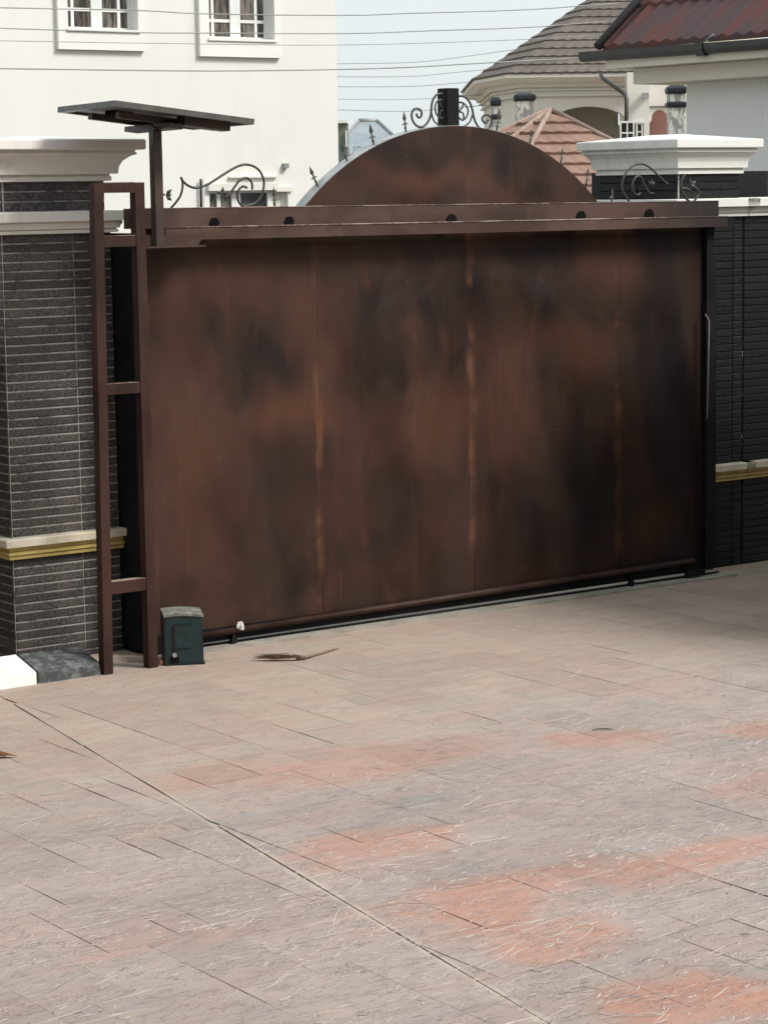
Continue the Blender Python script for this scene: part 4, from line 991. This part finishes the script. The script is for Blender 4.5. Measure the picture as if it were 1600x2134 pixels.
# terracotta pavilion roof
D = 36; A_ = onD(1147, 226, D); zl = onD(1225, 408, 34).z
pv = thing('pavilion', (A_.x, A_.y, 0), 'terracotta tiled pavilion roof right behind the arch', 'pavilion')
R_ = 3.05; angs = (44, 107, 128, 186, 240, 300)
cor = [Vector((A_.x, A_.y, zl)) + ER * R_ * math.cos(math.radians(q)) - EF * R_ * math.sin(math.radians(q)) for q in angs]
tp = [p.lerp(A_, .955) for p in cor]
m = MB(); m.add(cor + [A_], [(i, (i+1) % 6, 6) for i in range(6)] + [tuple(range(6))]); pr = m.build('roof', M['roof_pink'], pv); pr.location.z -= .03
for i in range(3): courses(pr, cor[i], cor[i+1], tp[i], tp[i+1], 8, M['roof_pink'], .05, .2)
for i in range(4):
    m = MB(); m.tube([cor[i] + Vector((0, 0, .03)), cor[i].lerp(A_, .5) + Vector((0, 0, .03)), A_ + Vector((0, 0, .03))], .042, 7); m.build('hip_cap', M['ridge_cap'], pr)
ci = [p.lerp(Vector((A_.x, A_.y, zl)), .12) for p in cor]
m = MB()
m.loft([[(p.x, p.y, -.05) for p in ci], [(p.x, p.y, zl - .06) for p in ci]]); m.build('wall', M['grey_white'], pv)

# ---------------------------------------------------------------- right-hand house with corrugated roof
XG = 11.0
g0, g1 = onX(1215, 108, XG), onX(1600, 82, XG)
ZG = g0.z; YF = g0.y; YN = -1.0
rh = thing('red_roof_house', (13.5, 4, 0), 'pale house with dark red corrugated roof at the right edge', 'house')
zg = lambda y: ZG + (y - YF) * (ZG - g1.z) / (g0.y - g1.y) * .6
m = MB(); rings = []
for y in (YN, YF):
    z = zg(y); rings.append([(XG + .0, y, z), (XG - .075, y, z), (XG - .07, y, z - .06), (XG - .045, y, z - .108), (XG + .03, y, z - .11), (XG + .065, y, z - .05), (XG + .065, y, z)])
m.loft(rings); gt = m.build('gutter', M['gutter'], rh)
yj = onX(1462, 100, XG).y
MB().loft([[(XG + .0, y, zg(y) + .004), (XG - .085, y, zg(y) + .004), (XG - .082, y, zg(y) - .065), (XG - .05, y, zg(y) - .135), (XG + .035, y, zg(y) - .12)] for y in (yj - .09, yj + .03)]).build('gutter_joint', M['gutter'], gt)
MB().tube([(XG - .02, yj - .12, zg(yj) + .02), (XG - .07, yj - .02, zg(yj) - .01), (XG + .02, yj - .17, zg(yj) + .09)], .006, 5).build('gutter_hook', M['wire'], gt)
# corrugated slope, stepped like tiles; hipped at the far end
m = MB(); pitch = math.radians(41); pit = .215; YR = onX(1253, 98, XG).y; steps = [(0, .72), (.72, 1.44), (1.44, 2.3), (2.3, 3.2)]
for s0, s1 in steps:
    n = 8; y0_, y1_ = YN - 1, YR
    cols = int((y1_ - y0_) / pit * n); lo, hi, li = [], [], []
    for i in range(cols + 1):
        y = y0_ + (y1_ - y0_) * i / cols
        w_ = .032 * (1 - abs(math.sin(math.pi * (y - y0_) / pit)) ** 1.4)
        def P(s, up):
            ymax = YR; yy = min(y, ymax)
            return (XG + .02 + s * math.cos(pitch), yy, zg(YR) + .02 + s * math.sin(pitch) + up)
        li.append(P(s0, -.02)); lo.append(P(s0, .03 + w_)); hi.append(P(s1, w_ - .004))
    m.loft([li, lo, hi], closed=False, cap0=False, cap1=False)
rr = m.build('roof', M['roof_red'], rh)
h0 = Vector((XG - .02, YR + .04, zg(YR) + .05)); S = 3.2; h1 = Vector((XG + .02 + S * math.cos(pitch), YR + .04, zg(YR) + .08 + S * math.sin(pitch)))
m = MB(); m.tube([h0, h1], .055, 8); m.build('hip_cap', M['roof_edge'], rr)
m = MB(); m.tube([h0 + Vector((.09, -.11, .02)), h1 + Vector((.09, -.11, .02))], .02, 6); m.build('hip_cap', M['roof_edge'], rr)
m = MB(); m.prism([h0 + Vector((0, 0, -.10)), h1 + Vector((0, 0, -.10)), (h1.x, YR + .04, h0.z - .10)], (0, -.05, 0)); m.build('gable_end', M['soffit'], rr)
wl = onX(1430, 170, 11.6)
MB().box(XG + .02, 16, YN - 1, YR - .05, zg(YR) - .20, zg(YR) - .115).build('soffit', M['soffit'], rh)
MB().box(XG + .25, 16, YN - 1, YR - .25, wl.z - .01, zg(YR) - .205).build('beam', M['soffit'], rh)
MB().box(11.6, 16, YN - 1, wl.y, -.05, wl.z - .012).build('wall', M['cool_white'], rh)
MB().box(15.9, 16.1, wl.y, YR - .3, -.05, wl.z - .012).build('far_wall', M['cool_white'], rh)

# ---------------------------------------------------------------- overhead wires
def wire(label, pts, Y, r, grp):
    P = [onY(u, v, Y) for u, v in pts]; d0 = (P[0] - P[1]).normalized(); d1 = (P[-1] - P[-2]).normalized()
    P = [P[0] + d0 * 25 + Vector((0, 0, .8)), P[0] + d0 * 8] + P + [P[-1] + d1 * 8, P[-1] + d1 * 25]
    m = MB(); m.tube(spline(P, 4), r, 5); m.build('overhead_wire', M['wire'], None, label, 'wire', grp)
G1, G2 = 'street wires in front of the white house', 'far wires crossing the open sky'
wire('topmost overhead wire, crossing the upper windows of the white house', [(0, 15), (290, 21), (430, 28), (720, 31), (850, 27), (1100, 19), (1340, 2)], 9.0, .0062, G1)
wire('second overhead wire from the top, across the bottoms of the upper windows', [(0, 58), (290, 67), (430, 68), (720, 69), (900, 63), (1100, 56), (1290, 42)], 9.05, .0062, G1)
wire('faint third overhead wire just below the upper windows', [(0, 84), (300, 89), (700, 93), (1050, 83), (1260, 72)], 9.1, .004, G1)
wire('lowest overhead wire crossing the white house wall', [(0, 142), (220, 145), (450, 147), (700, 144), (860, 139), (1000, 131), (1260, 117)], 9.15, .0075, G1)
wire('uppermost of the five far wires in the sky beside the white house', [(600, 133), (703, 132), (860, 129), (960, 118), (1060, 104)], 24.0, .0075, G2)
wire('second of the five far wires in the sky beside the white house', [(600, 159), (703, 159), (860, 158), (1000, 145)], 24.1, .0075, G2)
wire('third of the five far wires in the sky beside the white house', [(600, 180), (703, 180), (860, 179), (985, 170)], 24.2, .0075, G2)
wire('fourth of the five far wires in the sky beside the white house', [(600, 205), (703, 206), (860, 206), (1030, 195)], 24.3, .006, G2)
wire('lowest of the five far wires, just above the arch spears', [(600, 226), (703, 228), (850, 231), (1020, 218)], 24.4, .0075, G2)

# ---------------------------------------------------------------- unseen buildings added to shade the gate and the frame's side faces
gh = thing('unseen_shade_hut', (5.6, -2.7, 0), 'small brown hut added unseen beyond the right edge to shade the gate', 'unseen_shade_hut')
MB().box(4.45, 6.9, -4.2, -1.25, -.03, 2.45).build('wall', M['compound'], gh)
MB().loft(profile(rect(4.45, 6.9, -4.2, -1.25), [(.18, 2.451), (.2, 2.56)]) + [[(5.6, -2.7, 3.3)] * 4]).build('roof', M['roof_edge'], gh)
o = MB().box(4.42, 4.449, -3.6, -2.75, 0, 2.05).build('door', M['frame_brown'], gh)
MB().tube([(4.39, -2.83, 1.0), (4.42, -2.83, 1.0)], .015, 6).build('handle', M['rim'], o)
o = MB().box(4.9, 6.1, -1.249, -1.22, 1.0, 2.0).build('window', M['frame_white'], gh); MB().box(4.95, 6.05, -1.219, -1.215, 1.05, 1.95).build('pane', M['glass_dark'], o)
mh = thing('unseen_shade_house', (-4, -19, 0), 'brown rendered house added unseen behind and left of the camera to cut sky light', 'house')
MB().box(-16, 9, -24, -15.2, -.03, 6.4).build('wall', M['compound'], mh)
MB().loft(profile(rect(-16, 9, -24, -15.2), [(.6, 6.41), (.62, 6.6)]) + [[(-3.5, -19.6, 9.0)] * 4]).build('roof', M['roof_edge'], mh)
MB().box(-12, 2, -15.19, -11.2, .0, 1.05).build('terrace', M['concrete'], mh)
MB().box(-11, -5.6, -8.4, .2, -.03, 5.2).build('shade_wing_wall', M['compound'], mh)  # wing added to block sky light from the left
MB().loft(profile(rect(-11, -5.6, -8.4, .2), [(.12, 5.201), (.14, 5.36)]) + [[(-8.3, -4.1, 6.9)] * 4]).build('shade_wing_roof', M['roof_edge'], mh)
for xw in (-13, -9.5, -2, 2, 6):
    for zw in (1.3, 4.2):
        o = MB().box(xw - .7, xw + .7, -15.199, -15.16, zw, zw + 1.4).build('window', M['frame_white'], mh); MB().box(xw - .63, xw + .63, -15.159, -15.15, zw + .07, zw + 1.33).build('pane', M['glass_dark'], o)
